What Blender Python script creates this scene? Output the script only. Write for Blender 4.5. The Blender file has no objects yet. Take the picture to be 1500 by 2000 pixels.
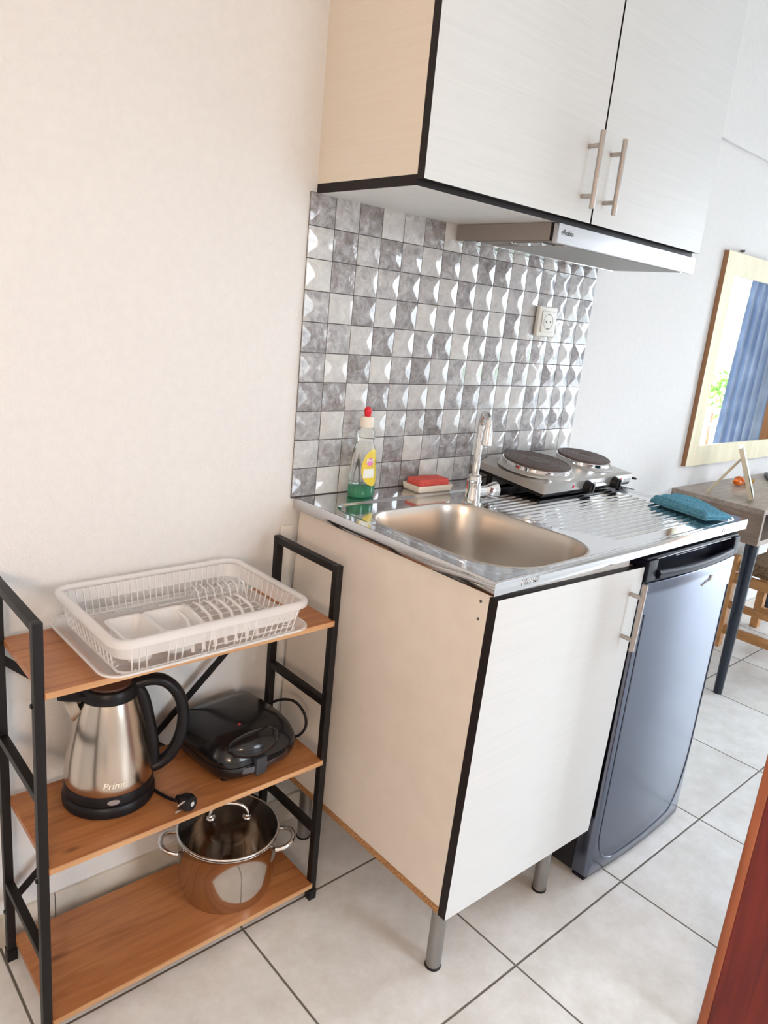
import bpy, bmesh, math, random
from mathutils import Vector, Matrix
random.seed(7)
PI = math.pi
SC = bpy.context.scene
COL = SC.collection

# ------------------------------------------------------------------ camera
cam_d = bpy.data.cameras.new('camera')
cam = bpy.data.objects.new('camera', cam_d)
COL.objects.link(cam)
cam_d.sensor_fit = 'VERTICAL'
cam_d.sensor_width = 27.0
cam_d.sensor_height = 36.0
cam_d.lens = 1440.4588 / 2000 * 36.0
cam_d.clip_start = 0.02
_r = (0.7481435094, -0.6565263330, 0.0962001215)
_u = (0.1008864263, 0.2558436948, 0.9614395107)
_f = (0.6558225509, 0.7095894432, -0.2576423952)
m = Matrix(((_r[0], _u[0], -_f[0], -0.93190), (_r[1], _u[1], -_f[1], -1.32292),
            (_r[2], _u[2], -_f[2], 1.28020), (0, 0, 0, 1)))
cam.matrix_world = m
SC.camera = cam
SC.view_settings.view_transform = 'Standard'
SC.view_settings.look = 'None'
SC.view_settings.gamma = 1.0
SC.view_settings.exposure = 0.09
SC.view_settings.use_curve_mapping = False

# ------------------------------------------------------------------ daylight
world = bpy.data.worlds.new('daylight')
SC.world = world
world.use_nodes = True
wn = world.node_tree.nodes
wn.clear()
w_out = wn.new('ShaderNodeOutputWorld')
w_bg = wn.new('ShaderNodeBackground')
# bright overcast sky above, darker green-grey ground below
w_tc = wn.new('ShaderNodeTexCoord')
w_sep = wn.new('ShaderNodeSeparateXYZ')
w_cr = wn.new('ShaderNodeValToRGB')
w_mr = wn.new('ShaderNodeMapRange')
w_mr.inputs['From Min'].default_value = -1.0
w_mr.inputs['From Max'].default_value = 1.0
_e = w_cr.color_ramp.elements
_e[0].position = 0.42
_e[0].color = (0.20, 0.235, 0.25, 1)
_e[1].position = 0.62
_e[1].color = (0.80, 0.90, 1.0, 1)
_k = _e.new(0.49)
_k.color = (0.44, 0.49, 0.53, 1)
world.node_tree.links.new(w_tc.outputs['Generated'], w_sep.inputs[0])
world.node_tree.links.new(w_sep.outputs['Z'], w_mr.inputs['Value'])
world.node_tree.links.new(w_mr.outputs[0], w_cr.inputs['Fac'])
world.node_tree.links.new(w_cr.outputs[0], w_bg.inputs['Color'])
w_bg.inputs['Strength'].default_value = 13.8
world.node_tree.links.new(w_bg.outputs[0], w_out.inputs[0])


def portal(name, loc, rot, sx, sy):
    d = bpy.data.lights.new(name, 'AREA')
    d.shape = 'RECTANGLE'
    d.size = sx
    d.size_y = sy
    d.cycles.is_portal = True
    o = bpy.data.objects.new(name, d)
    COL.objects.link(o)
    o.location = loc
    o.rotation_euler = rot
    return o


XR = 4.0        # wall on the far right, with the balcony opening
YF = -3.2       # wall behind the camera
XL = -1.75      # wall on the left
ZC = 2.62       # ceiling
portal('daylight_through_balcony', (XR + 0.16, -1.42, 1.08), (0, PI / 2, 0), 2.1, 1.7)
portal('daylight_through_window', (0.65, YF - 0.1, 1.3), (-PI / 2, 0, 0), 1.0, 1.8)


def fill_light(name, loc, power, col, rad):
    d = bpy.data.lights.new(name, 'POINT')
    d.energy = power
    d.color = col
    d.shadow_soft_size = rad
    o = bpy.data.objects.new(name, d)
    COL.objects.link(o)
    o.location = loc
    return o


fill_light('warm_fill_light', (-1.42, -1.80, 1.22), 39, (1.0, 0.73, 0.53), 0.13)  # added low warm fill for the left-facing sides and the floor, source unseen

# ------------------------------------------------------------------ materials


def new_mat(name):
    mt = bpy.data.materials.new(name)
    mt.use_nodes = True
    nt = mt.node_tree
    b = nt.nodes['Principled BSDF']
    return mt, nt, b


def pm(name, col, rough=0.5, metal=0.0, coat=0.0, spec=0.5, trans=0.0, ior=1.45, alpha=1.0, aniso=0.0):
    mt, nt, b = new_mat(name)
    b.inputs['Base Color'].default_value = (*col, 1)
    b.inputs['Roughness'].default_value = rough
    b.inputs['Metallic'].default_value = metal
    b.inputs['Coat Weight'].default_value = coat
    b.inputs['Specular IOR Level'].default_value = spec
    b.inputs['Transmission Weight'].default_value = trans
    b.inputs['IOR'].default_value = ior
    b.inputs['Alpha'].default_value = alpha
    b.inputs['Anisotropic'].default_value = aniso
    # faint irregularity so that no surface is perfectly uniform
    tc = nt.nodes.new('ShaderNodeTexCoord')
    no = nt.nodes.new('ShaderNodeTexNoise')
    no.inputs['Scale'].default_value = 35
    mr = nt.nodes.new('ShaderNodeMapRange')
    mr.inputs['To Min'].default_value = max(0.0, rough - 0.035)
    mr.inputs['To Max'].default_value = min(1.0, rough + 0.035)
    nt.links.new(tc.outputs['Object'], no.inputs['Vector'])
    nt.links.new(no.outputs['Fac'], mr.inputs['Value'])
    nt.links.new(mr.outputs['Result'], b.inputs['Roughness'])
    return mt


def streaked(name, c1, c2, scale, rough=0.45, bump=0.0, rough2=None, coat=0.0, metal=0.0, detail=5, lo=0.35, hi=0.65, dist=0.0):
    """two colours mixed by stretched noise: wood grain, laminate, brushed metal"""
    mt, nt, b = new_mat(name)
    L = nt.links
    tc = nt.nodes.new('ShaderNodeTexCoord')
    mp = nt.nodes.new('ShaderNodeMapping')
    mp.inputs['Scale'].default_value = scale
    no = nt.nodes.new('ShaderNodeTexNoise')
    no.inputs['Scale'].default_value = 1.0
    no.inputs['Detail'].default_value = detail
    no.inputs['Distortion'].default_value = dist
    cr = nt.nodes.new('ShaderNodeValToRGB')
    cr.color_ramp.elements[0].position = lo
    cr.color_ramp.elements[1].position = hi
    cr.color_ramp.elements[0].color = (*c1, 1)
    cr.color_ramp.elements[1].color = (*c2, 1)
    L.new(tc.outputs['Object'], mp.inputs['Vector'])
    L.new(mp.outputs[0], no.inputs['Vector'])
    L.new(no.outputs['Fac'], cr.inputs['Fac'])
    L.new(cr.outputs['Color'], b.inputs['Base Color'])
    b.inputs['Roughness'].default_value = rough
    b.inputs['Metallic'].default_value = metal
    b.inputs['Coat Weight'].default_value = coat
    if bump:
        bp = nt.nodes.new('ShaderNodeBump')
        bp.inputs['Strength'].default_value = bump
        bp.inputs['Distance'].default_value = 0.001
        L.new(no.outputs['Fac'], bp.inputs['Height'])
        L.new(bp.outputs[0], b.inputs['Normal'])
    return mt


def noisy(name, c1, c2, scale, rough=0.5, bump=0.0, bdist=0.002, lo=0.35, hi=0.65, spec=0.5, detail=4):
    mt = streaked(name, c1, c2, (scale,) * 3, rough, 0.0, lo=lo, hi=hi, detail=detail)
    nt = mt.node_tree
    b = nt.nodes['Principled BSDF']
    b.inputs['Specular IOR Level'].default_value = spec
    if bump:
        tc = nt.nodes.new('ShaderNodeTexCoord')
        n2 = nt.nodes.new('ShaderNodeTexNoise')
        n2.inputs['Scale'].default_value = scale * 4
        n2.inputs['Detail'].default_value = 3
        bp = nt.nodes.new('ShaderNodeBump')
        bp.inputs['Strength'].default_value = bump
        bp.inputs['Distance'].default_value = bdist
        nt.links.new(tc.outputs['Object'], n2.inputs['Vector'])
        nt.links.new(n2.outputs['Fac'], bp.inputs['Height'])
        nt.links.new(bp.outputs[0], b.inputs['Normal'])
    return mt


def floor_material():
    P, FX, FY = 0.4087, 0.188, -0.6534
    mt, nt, b = new_mat('floor_tiles')
    N, L = nt.nodes, nt.links

    def math_n(op, a, bb=None):
        n = N.new('ShaderNodeMath')
        n.operation = op
        for i, v in enumerate((a, bb)):
            if v is None:
                continue
            if isinstance(v, (int, float)):
                n.inputs[i].default_value = v
            else:
                L.new(v, n.inputs[i])
        return n.outputs[0]
    tc = N.new('ShaderNodeTexCoord')
    sp = N.new('ShaderNodeSeparateXYZ')
    L.new(tc.outputs['Object'], sp.inputs[0])
    ds, cells = [], []
    for ax, o in (('X', FX), ('Y', FY)):
        t = math_n('DIVIDE', math_n('SUBTRACT', sp.outputs[ax], o), P)
        f = math_n('FRACT', t)
        cells.append(math_n('FLOOR', t))
        d = math_n('MINIMUM', f, math_n('SUBTRACT', 1.0, f))
        ds.append(math_n('MULTIPLY', d, P))
    d = math_n('MINIMUM', ds[0], ds[1])
    mask = N.new('ShaderNodeMapRange')          # 0 grout, 1 tile
    mask.inputs['From Min'].default_value = 0.0016
    mask.inputs['From Max'].default_value = 0.0030
    L.new(d, mask.inputs['Value'])
    cv = N.new('ShaderNodeCombineXYZ')
    L.new(cells[0], cv.inputs[0])
    L.new(cells[1], cv.inputs[1])
    wh = N.new('ShaderNodeTexWhiteNoise')
    L.new(cv.outputs[0], wh.inputs['Vector'])
    no = N.new('ShaderNodeTexNoise')
    no.inputs['Scale'].default_value = 11
    no.inputs['Detail'].default_value = 9
    no.inputs['Roughness'].default_value = 0.72
    L.new(tc.outputs['Object'], no.inputs['Vector'])
    mix = math_n('ADD', no.outputs['Fac'], math_n('MULTIPLY', math_n('SUBTRACT', wh.outputs['Value'], 0.5), 0.12))
    cr = N.new('ShaderNodeValToRGB')
    cr.color_ramp.elements[0].position = 0.28
    cr.color_ramp.elements[1].position = 0.62
    cr.color_ramp.elements[0].color = (0.68, 0.665, 0.625, 1)
    cr.color_ramp.elements[1].color = (0.84, 0.84, 0.83, 1)
    L.new(mix, cr.inputs['Fac'])
    mx = N.new('ShaderNodeMix')
    mx.data_type = 'RGBA'
    mx.inputs['A'].default_value = (0.15, 0.135, 0.115, 1)
    L.new(mask.outputs[0], mx.inputs['Factor'])
    L.new(cr.outputs[0], mx.inputs['B'])
    L.new(mx.outputs['Result'], b.inputs['Base Color'])
    rr = N.new('ShaderNodeMapRange')
    rr.inputs['To Min'].default_value = 0.85
    rr.inputs['To Max'].default_value = 0.3
    L.new(mask.outputs[0], rr.inputs['Value'])
    L.new(rr.outputs[0], b.inputs['Roughness'])
    bp = N.new('ShaderNodeBump')
    bp.inputs['Strength'].default_value = 0.6
    bp.inputs['Distance'].default_value = 0.002
    hh = math_n('ADD', mask.outputs[0], math_n('MULTIPLY', no.outputs['Fac'], 0.12))
    L.new(hh, bp.inputs['Height'])
    L.new(bp.outputs[0], b.inputs['Normal'])
    return mt


def wall_tile_material():
    """glazed tile: the colour of each small tile is its own attribute, mottled by noise"""
    mt, nt, b = new_mat('glazed_wall_tile')
    N, L = nt.nodes, nt.links
    at = N.new('ShaderNodeAttribute')
    at.attribute_name = 'tile_tone'
    tc = N.new('ShaderNodeTexCoord')
    no = N.new('ShaderNodeTexNoise')
    no.inputs['Scale'].default_value = 42
    no.inputs['Detail'].default_value = 8
    no.inputs['Roughness'].default_value = 0.75
    no.inputs['Distortion'].default_value = 0.6
    L.new(tc.outputs['Object'], no.inputs['Vector'])
    # dark tiles are more heavily mottled than light ones
    sub = N.new('ShaderNodeMapRange')
    sub.inputs['From Min'].default_value = 0.3
    sub.inputs['From Max'].default_value = 0.7
    sub.inputs['To Min'].default_value = -0.50
    sub.inputs['To Max'].default_value = 0.50
    L.new(no.outputs['Fac'], sub.inputs['Value'])
    inv = N.new('ShaderNodeMath')
    inv.operation = 'SUBTRACT'
    inv.inputs[0].default_value = 1.25
    L.new(at.outputs['Fac'], inv.inputs[1])
    mu = N.new('ShaderNodeMath')
    mu.operation = 'MULTIPLY'
    L.new(sub.outputs[0], mu.inputs[0])
    L.new(inv.outputs[0], mu.inputs[1])
    ad = N.new('ShaderNodeMath')
    ad.operation = 'ADD'
    L.new(mu.outputs[0], ad.inputs[0])
    L.new(at.outputs['Fac'], ad.inputs[1])
    cr = N.new('ShaderNodeValToRGB')
    e = cr.color_ramp.elements
    e[0].position = 0.0
    e[0].color = (0.19, 0.165, 0.16, 1)
    e[1].position = 1.0
    e[1].color = (0.66, 0.665, 0.65, 1)
    k = e.new(0.38)
    k.color = (0.325, 0.32, 0.335, 1)
    k = e.new(0.68)
    k.color = (0.50, 0.505, 0.515, 1)
    L.new(ad.outputs[0], cr.inputs['Fac'])
    L.new(cr.outputs[0], b.inputs['Base Color'])
    b.inputs['Roughness'].default_value = 0.09
    b.inputs['Coat Weight'].default_value = 0.5
    b.inputs['Coat Roughness'].default_value = 0.05
    n2 = N.new('ShaderNodeTexNoise')
    n2.inputs['Scale'].default_value = 38
    n2.inputs['Detail'].default_value = 2
    L.new(tc.outputs['Object'], n2.inputs['Vector'])
    bp = N.new('ShaderNodeBump')
    bp.inputs['Strength'].default_value = 0.6
    bp.inputs['Distance'].default_value = 0.0016
    L.new(n2.outputs['Fac'], bp.inputs['Height'])
    L.new(bp.outputs[0], b.inputs['Normal'])
    return mt


def brushed(name, col, rough, stretch, amt=0.25, bump=0.15, aniso=0.0):
    mt, nt, b = new_mat(name)
    N, L = nt.nodes, nt.links
    b.inputs['Base Color'].default_value = (*col, 1)
    b.inputs['Metallic'].default_value = 1.0
    b.inputs['Anisotropic'].default_value = aniso
    tc = N.new('ShaderNodeTexCoord')
    mp = N.new('ShaderNodeMapping')
    mp.inputs['Scale'].default_value = stretch
    no = N.new('ShaderNodeTexNoise')
    no.inputs['Scale'].default_value = 1.0
    no.inputs['Detail'].default_value = 4
    mr = N.new('ShaderNodeMapRange')
    mr.inputs['To Min'].default_value = rough * (1 - amt)
    mr.inputs['To Max'].default_value = rough * (1 + amt)
    L.new(tc.outputs['Object'], mp.inputs[0])
    L.new(mp.outputs[0], no.inputs['Vector'])
    L.new(no.outputs['Fac'], mr.inputs['Value'])
    L.new(mr.outputs[0], b.inputs['Roughness'])
    if bump:
        bp = N.new('ShaderNodeBump')
        bp.inputs['Strength'].default_value = bump
        bp.inputs['Distance'].default_value = 0.0004
        L.new(no.outputs['Fac'], bp.inputs['Height'])
        L.new(bp.outputs[0], b.inputs['Normal'])
    return mt


M = {}
KNOTS = ((-0.567, -0.239, 0.3605, 0.020, 0.008), (-0.568, -0.137, 0.047, 0.035, 0.011), (-0.532, -0.050, 0.6795, 0.016, 0.006), (-0.30, -0.09, 0.6795, 0.012, 0.006))
M['plaster'] = noisy('white_plaster', (0.73, 0.727, 0.72), (0.75, 0.747, 0.74), 55, 0.75, 0.8, 0.0014, spec=0.25)
M['ceiling'] = noisy('ceiling_paint', (0.86, 0.86, 0.85), (0.88, 0.88, 0.87), 30, 0.8, 0.1, spec=0.2)
M['floor'] = floor_material()
M['skirting'] = noisy('skirting_tile', (0.60, 0.55, 0.47), (0.70, 0.65, 0.57), 14, 0.35)
M['tile'] = wall_tile_material()
M['grout'] = noisy('dark_grout', (0.055, 0.05, 0.05), (0.09, 0.085, 0.08), 90, 0.9)
M['laminate'] = streaked('white_laminate', (0.635, 0.655, 0.655), (0.675, 0.69, 0.69), (5, 5, 230), 0.42, 0.10, dist=0.6, lo=0.3, hi=0.7)
M['laminate_side'] = streaked('side_laminate', (0.71, 0.635, 0.535), (0.745, 0.67, 0.57), (5, 5, 230), 0.42, 0.10, dist=0.6, lo=0.3, hi=0.7)
M['panel'] = noisy('cream_side_panel', (0.73, 0.665, 0.59), (0.76, 0.695, 0.62), 22, 0.5)
M['white_board'] = noisy('white_board', (0.77, 0.77, 0.75), (0.80, 0.80, 0.78), 25, 0.45)
M['black_edge'] = pm('black_edge_band', (0.012, 0.008, 0.008), 0.45, spec=0.3)
M['chipboard'] = noisy('raw_chipboard', (0.24, 0.10, 0.035), (0.60, 0.33, 0.15), 300, 0.9, 0.3)
M['nickel'] = brushed('brushed_nickel', (0.50, 0.45, 0.41), 0.30, (60, 60, 900), bump=0.05)
M['chrome'] = pm('chrome', (0.83, 0.82, 0.81), 0.06, 1.0)
M['steel_deck'] = brushed('steel_worktop', (0.66, 0.66, 0.67), 0.10, (500, 12, 12), 0.3, 0.015)
M['steel_bowl'] = brushed('steel_bowl', (0.62, 0.565, 0.51), 0.33, (10, 10, 600), 0.2, 0.04)
M['steel_kettle'] = brushed('steel_kettle', (0.62, 0.54, 0.46), 0.22, (900, 900, 8), 0.3, 0.05)
M['steel_pot'] = brushed('steel_pot', (0.62, 0.575, 0.53), 0.11, (30, 30, 900), 0.3, 0.02)
M['steel_hood'] = brushed('steel_hood_front', (0.66, 0.66, 0.68), 0.33, (8, 8, 700), 0.2, 0.04)
M['hood_side'] = pm('hood_side_grey', (0.28, 0.25, 0.235), 0.45, 0.2)
M['hood_filter'] = noisy('hood_filter_mesh', (0.30, 0.30, 0.285), (0.42, 0.42, 0.40), 500, 0.5)
M['hood_under'] = pm('polished_under_plate', (0.62, 0.64, 0.66), 0.05, 1.0)
M['leg_grey'] = pm('grey_leg_metal', (0.33, 0.32, 0.31), 0.36, 0.85)
M['black_plastic'] = pm('black_plastic', (0.010, 0.009, 0.011), 0.38, spec=0.3)
M['black_gloss'] = pm('glossy_black_plastic', (0.010, 0.010, 0.012), 0.2, coat=0.15)
M['black_metal'] = pm('black_frame_metal', (0.010, 0.008, 0.008), 0.45, spec=0.3)
M['fridge'] = brushed('fridge_silver', (0.165, 0.185, 0.24), 0.22, (20, 20, 260), 0.15, 0.05)
M['fridge_body'] = pm('fridge_body_black', (0.012, 0.011, 0.014), 0.35)
M['navy_trim'] = pm('dark_fridge_trim', (0.008, 0.009, 0.020), 0.38, spec=0.25)
M['light_line'] = pm('pale_trim_line', (0.6, 0.62, 0.7), 0.3)
M['hot_deck'] = pm('grey_metallic_paint', (0.50, 0.485, 0.465), 0.34, 0.7)
M['hot_plate'] = noisy('cast_iron_plate', (0.070, 0.045, 0.038), (0.105, 0.072, 0.062), 60, 0.5)
M['red_lens'] = pm('red_lens', (0.65, 0.03, 0.06), 0.2)
M['print_dark'] = pm('dark_print', (0.08, 0.08, 0.09), 0.5)
M['print_pale'] = pm('pale_print', (0.86, 0.80, 0.70), 0.4)
M['socket'] = pm('ivory_plastic', (0.74, 0.735, 0.68), 0.3)
M['socket_in'] = pm('socket_recess', (0.30, 0.29, 0.22), 0.4)
M['wood_shelf'] = streaked('oak_board', (0.32, 0.108, 0.037), (0.50, 0.21, 0.075), (4, 42, 60), 0.33, 0.08, dist=1.4, lo=0.28, hi=0.72)
# knots of the printed oak, at fixed places on the boards
_nt = M['wood_shelf'].node_tree
_b = _nt.nodes['Principled BSDF']
_src = _b.inputs['Base Color'].links[0].from_socket
_tc = _nt.nodes.new('ShaderNodeTexCoord')
for (kx_, ky_, kz_, rx_, ry_) in KNOTS:
    _mp = _nt.nodes.new('ShaderNodeMapping')
    _mp.vector_type = 'TEXTURE'
    _mp.inputs['Location'].default_value = (kx_, ky_, kz_)
    _mp.inputs['Scale'].default_value = (rx_, ry_, 0.03)
    _gr = _nt.nodes.new('ShaderNodeTexGradient')
    _gr.gradient_type = 'SPHERICAL'
    _ml = _nt.nodes.new('ShaderNodeMath')
    _ml.operation = 'MULTIPLY'
    _ml.inputs[1].default_value = 0.85
    _ms = _nt.nodes.new('ShaderNodeMix')
    _ms.data_type = 'RGBA'
    _ms.inputs['B'].default_value = (0.13, 0.035, 0.014, 1)
    _nt.links.new(_tc.outputs['Object'], _mp.inputs[0])
    _nt.links.new(_mp.outputs[0], _gr.inputs[0])
    _nt.links.new(_gr.outputs['Fac'], _ml.inputs[0])
    _nt.links.new(_ml.outputs[0], _ms.inputs['Factor'])
    _nt.links.new(_src, _ms.inputs['A'])
    _src = _ms.outputs['Result']
_nt.links.new(_src, _b.inputs['Base Color'])
M['wood_edge'] = streaked('oak_edge', (0.48, 0.24, 0.10), (0.62, 0.36, 0.18), (5, 42, 60), 0.4, 0.0)
M['knot'] = noisy('dark_knot', (0.16, 0.05, 0.02), (0.3, 0.11, 0.045), 200, 0.4)
M['clear_plastic'] = pm('milky_clear_plastic', (0.95, 0.935, 0.925), 0.25, alpha=0.42)
M['mid_plastic'] = pm('half_clear_plastic', (0.95, 0.935, 0.925), 0.22, alpha=0.36)
M['thin_plastic'] = pm('thin_clear_plastic', (0.95, 0.935, 0.925), 0.22, alpha=0.30)
M['glass'] = pm('clear_glass', (0.93, 0.91, 0.88), 0.02, trans=1.0, ior=1.45)
M['lid_glass'] = pm('lid_glass', (0.96, 0.93, 0.90), 0.02, trans=1.0, ior=1.18)
M['bottle'] = pm('bottle_plastic', (0.95, 0.97, 0.95), 0.05, trans=0.96, ior=1.2)
M['soap'] = pm('green_liquid', (0.01, 0.36, 0.17), 0.08, trans=0.45, ior=1.3)
M['cap_white'] = pm('white_cap', (0.80, 0.74, 0.66), 0.4)
M['cap_red'] = pm('red_nozzle', (0.72, 0.02, 0.035), 0.35)
M['label_yellow'] = pm('yellow_label', (0.78, 0.60, 0.06), 0.35)
M['label_pink'] = pm('pink_label_patch', (0.80, 0.25, 0.55), 0.35)
M['label_white'] = pm('white_label_patch', (0.82, 0.84, 0.78), 0.35)
M['dish'] = pm('cream_ceramic', (0.80, 0.75, 0.65), 0.25, coat=0.4)
M['sponge'] = noisy('red_sponge', (0.75, 0.09, 0.075), (0.88, 0.17, 0.14), 260, 0.9, 0.8, 0.002)
M['cloth'] = noisy('blue_microfibre', (0.06, 0.29, 0.45), (0.20, 0.55, 0.74), 260, 0.95, 1.0, 0.003)
M['desk'] = streaked('grey_brown_oak', (0.17, 0.115, 0.08), (0.30, 0.225, 0.17), (50, 6, 50), 0.45, 0.08, dist=1.0, lo=0.3, hi=0.7)
M['desk_top'] = streaked('grey_oak_top', (0.25, 0.20, 0.16), (0.38, 0.31, 0.26), (6, 50, 50), 0.35, 0.05, dist=1.0)
M['desk_leg'] = pm('blue_black_leg', (0.012, 0.018, 0.03), 0.22)
M['pale_wood'] = streaked('pale_frame_wood', (0.68, 0.62, 0.42), (0.77, 0.71, 0.51), (30, 30, 6), 0.5, 0.05)
M['frame_side'] = pm('brown_frame_side', (0.30, 0.15, 0.07), 0.5)
M['mirror'] = pm('mirror_silver', (0.93, 0.94, 0.94), 0.0, 1.0)
M['champagne'] = pm('champagne_wood', (0.60, 0.53, 0.38), 0.35, 0.2)
M['orange_glass'] = pm('orange_glass', (0.95, 0.22, 0.02), 0.08, trans=0.5, ior=1.4)
M['amber_glass'] = pm('amber_glass', (0.95, 0.60, 0.12), 0.08, trans=0.7, ior=1.4)
M['chair_wood'] = streaked('honey_chair_wood', (0.42, 0.19, 0.06), (0.56, 0.28, 0.10), (40, 8, 40), 0.4, 0.05)
M['rush'] = noisy('woven_rush', (0.10, 0.055, 0.025), (0.42, 0.27, 0.14), 170, 0.8, 0.9, 0.004)
M['door_wood'] = streaked('red_mahogany', (0.115, 0.007, 0.005), (0.185, 0.015, 0.009), (70, 70, 5), 0.38, 0.05, coat=0.0, dist=0.6)
M['door_edge'] = streaked('lit_mahogany_edge', (0.28, 0.07, 0.022), (0.38, 0.11, 0.04), (70, 70, 5), 0.3, 0.03)  # paler than the leaf: the highlight along its edge is put into the colour
M['curtain'] = noisy('blue_curtain', (0.46, 0.53, 0.64), (0.58, 0.64, 0.73), 9, 0.85, lo=0.45, hi=0.7)
_nt = M['curtain'].node_tree
_tr = _nt.nodes.new('ShaderNodeBsdfTranslucent')
_mx = _nt.nodes.new('ShaderNodeMixShader')
_mx.inputs[0].default_value = 0.35
_nt.links.new([n for n in _nt.nodes if n.type == 'VALTORGB'][0].outputs[0], _tr.inputs['Color'])
_nt.links.new(_nt.nodes['Principled BSDF'].outputs[0], _mx.inputs[1])
_nt.links.new(_tr.outputs[0], _mx.inputs[2])
_nt.links.new(_mx.outputs[0], [n for n in _nt.nodes if n.type == 'OUTPUT_MATERIAL'][0].inputs[0])
M['rail_white'] = pm('white_rail', (0.75, 0.76, 0.76), 0.4)
M['leaf'] = noisy('green_leaf', (0.10, 0.30, 0.03), (0.28, 0.55, 0.08), 20, 0.5)
M['terracotta'] = pm('terracotta', (0.35, 0.12, 0.06), 0.7)
M['concrete'] = noisy('balcony_concrete', (0.55, 0.53, 0.5), (0.65, 0.63, 0.6), 12, 0.8)
M['win_frame'] = streaked('orange_window_wood', (0.45, 0.17, 0.05), (0.58, 0.25, 0.08), (30, 30, 5), 0.4)
M['brass_shade'] = pm('opal_lamp_glass', (0.9, 0.85, 0.75), 0.3)

# ------------------------------------------------------------------ mesh helpers


def box(bm, x0, x1, y0, y1, z0, z1, bev=0.0, seg=2, T=None):
    vs = [bm.verts.new((x, y, z)) for x in (x0, x1) for y in (y0, y1) for z in (z0, z1)]
    idx = [(0, 1, 3, 2), (4, 6, 7, 5), (0, 4, 5, 1), (2, 3, 7, 6), (0, 2, 6, 4), (1, 5, 7, 3)]
    fs = [bm.faces.new([vs[i] for i in f]) for f in idx]
    if bev > 0:
        es = list({e for f in fs for e in f.edges})
        r = bmesh.ops.bevel(bm, geom=es, offset=bev, segments=seg, profile=0.7, affect='EDGES')
        vs = list({v for f in r['faces'] for v in f.verts} | {v for v in vs if v.is_valid})
    if T:
        for v in vs:
            if v.is_valid:
                v.co = Vector(T(v.co))
    return vs


def ring_loft(bm, rings, cap0=True, cap1=True, close=True):
    """rings: list of lists of points (same count)"""
    rv = [[bm.verts.new(p) for p in r] for r in rings]
    n = len(rv[0])
    for a, b in zip(rv, rv[1:]):
        for i in range(n if close else n - 1):
            j = (i + 1) % n
            bm.faces.new((a[i], a[j], b[j], b[i]))
    if cap0:
        bm.faces.new(list(reversed(rv[0])))
    if cap1:
        bm.faces.new(rv[-1])
    return rv


def lathe(bm, cx, cy, prof, n=48, cap0=True, cap1=True, sy=1.0, T=None):
    rings = []
    for r, z in prof:
        ring = [(cx + r * math.cos(2 * PI * i / n), cy + sy * r * math.sin(2 * PI * i / n), z) for i in range(n)]
        if T:
            ring = [T(p) for p in ring]
        rings.append(ring)
    return ring_loft(bm, rings, cap0, cap1)


def cyl(bm, p0, p1, r0, r1=None, n=20):
    r1 = r0 if r1 is None else r1
    tube(bm, [p0, p1], [r0, r1], n)


def tube(bm, pts, rad, n=12, closed=False, flat=None):
    pts = [Vector(p) for p in pts]
    if isinstance(rad, (int, float)):
        rad = [rad] * len(pts)
    rings = []
    prev = None
    k = len(pts)
    for i, p in enumerate(pts):
        if closed:
            t = pts[(i + 1) % k] - pts[(i - 1) % k]
        else:
            t = pts[min(i + 1, k - 1)] - pts[max(i - 1, 0)]
        t.normalize()
        if prev is None:
            a = Vector((0, 0, 1)) if abs(t.z) < 0.9 else Vector((1, 0, 0))
            u = t.cross(a).normalized()
        else:
            u = (prev - t * prev.dot(t)).normalized()
        prev = u
        w = t.cross(u)
        fl = flat or 1.0
        rings.append([p + u * (rad[i] * math.cos(2 * PI * j / n)) + w * (rad[i] * fl * math.sin(2 * PI * j / n)) for j in range(n)])
    if closed:
        rings.append(rings[0])
        rv = [[bm.verts.new(q) for q in r] for r in rings[:-1]]
        for i in range(k):
            a, b = rv[i], rv[(i + 1) % k]
            # match rotation of the last ring to the first
            off = 0
            if i == k - 1:
                off = min(range(n), key=lambda o: (a[0].co - b[o].co).length)
            for j in range(n):
                bm.faces.new((a[j], a[(j + 1) % n], b[(j + 1 + off) % n], b[(j + off) % n]))
        return
    ring_loft(bm, rings, True, True)


def bez(p0, p1, p2, p3, n=10):
    out = []
    for i in range(n + 1):
        t = i / n
        out.append(tuple((1 - t) ** 3 * a + 3 * t * (1 - t) ** 2 * b + 3 * t * t * (1 - t) * c + t ** 3 * d for a, b, c, d in zip(p0, p1, p2, p3)))
    return out


def spline(pts, n=8):
    P = [Vector(p) for p in pts]
    P = [P[0] * 2 - P[1]] + P + [P[-1] * 2 - P[-2]]
    out = []
    for i in range(1, len(P) - 2):
        for k in range(n):
            t = k / n
            a, b, c, d = P[i - 1], P[i], P[i + 1], P[i + 2]
            out.append(0.5 * ((2 * b) + (c - a) * t + (2 * a - 5 * b + 4 * c - d) * t * t + (3 * b - a - 3 * c + d) * t ** 3))
    out.append(P[-2])
    return out


def rrect(x0, x1, y0, y1, r, z, n=6, rs=None):
    """rounded rectangle ring, counter-clockwise; rs gives one radius per corner (x0y0, x1y0, x1y1, x0y1)"""
    rs = rs or (r, r, r, r)
    pts = []
    for (cx, cy, a0, rr) in ((x0 + rs[0], y0 + rs[0], PI, rs[0]), (x1 - rs[1], y0 + rs[1], 1.5 * PI, rs[1]),
                             (x1 - rs[2], y1 - rs[2], 0, rs[2]), (x0 + rs[3], y1 - rs[3], 0.5 * PI, rs[3])):
        for i in range(n + 1):
            a = a0 + 0.5 * PI * i / n
            pts.append((cx + rr * math.cos(a), cy + rr * math.sin(a), z))
    return pts


def smoothstep(a, b, x):
    t = min(1.0, max(0.0, (x - a) / (b - a)))
    return t * t * (3 - 2 * t)


ORI = {}


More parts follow.
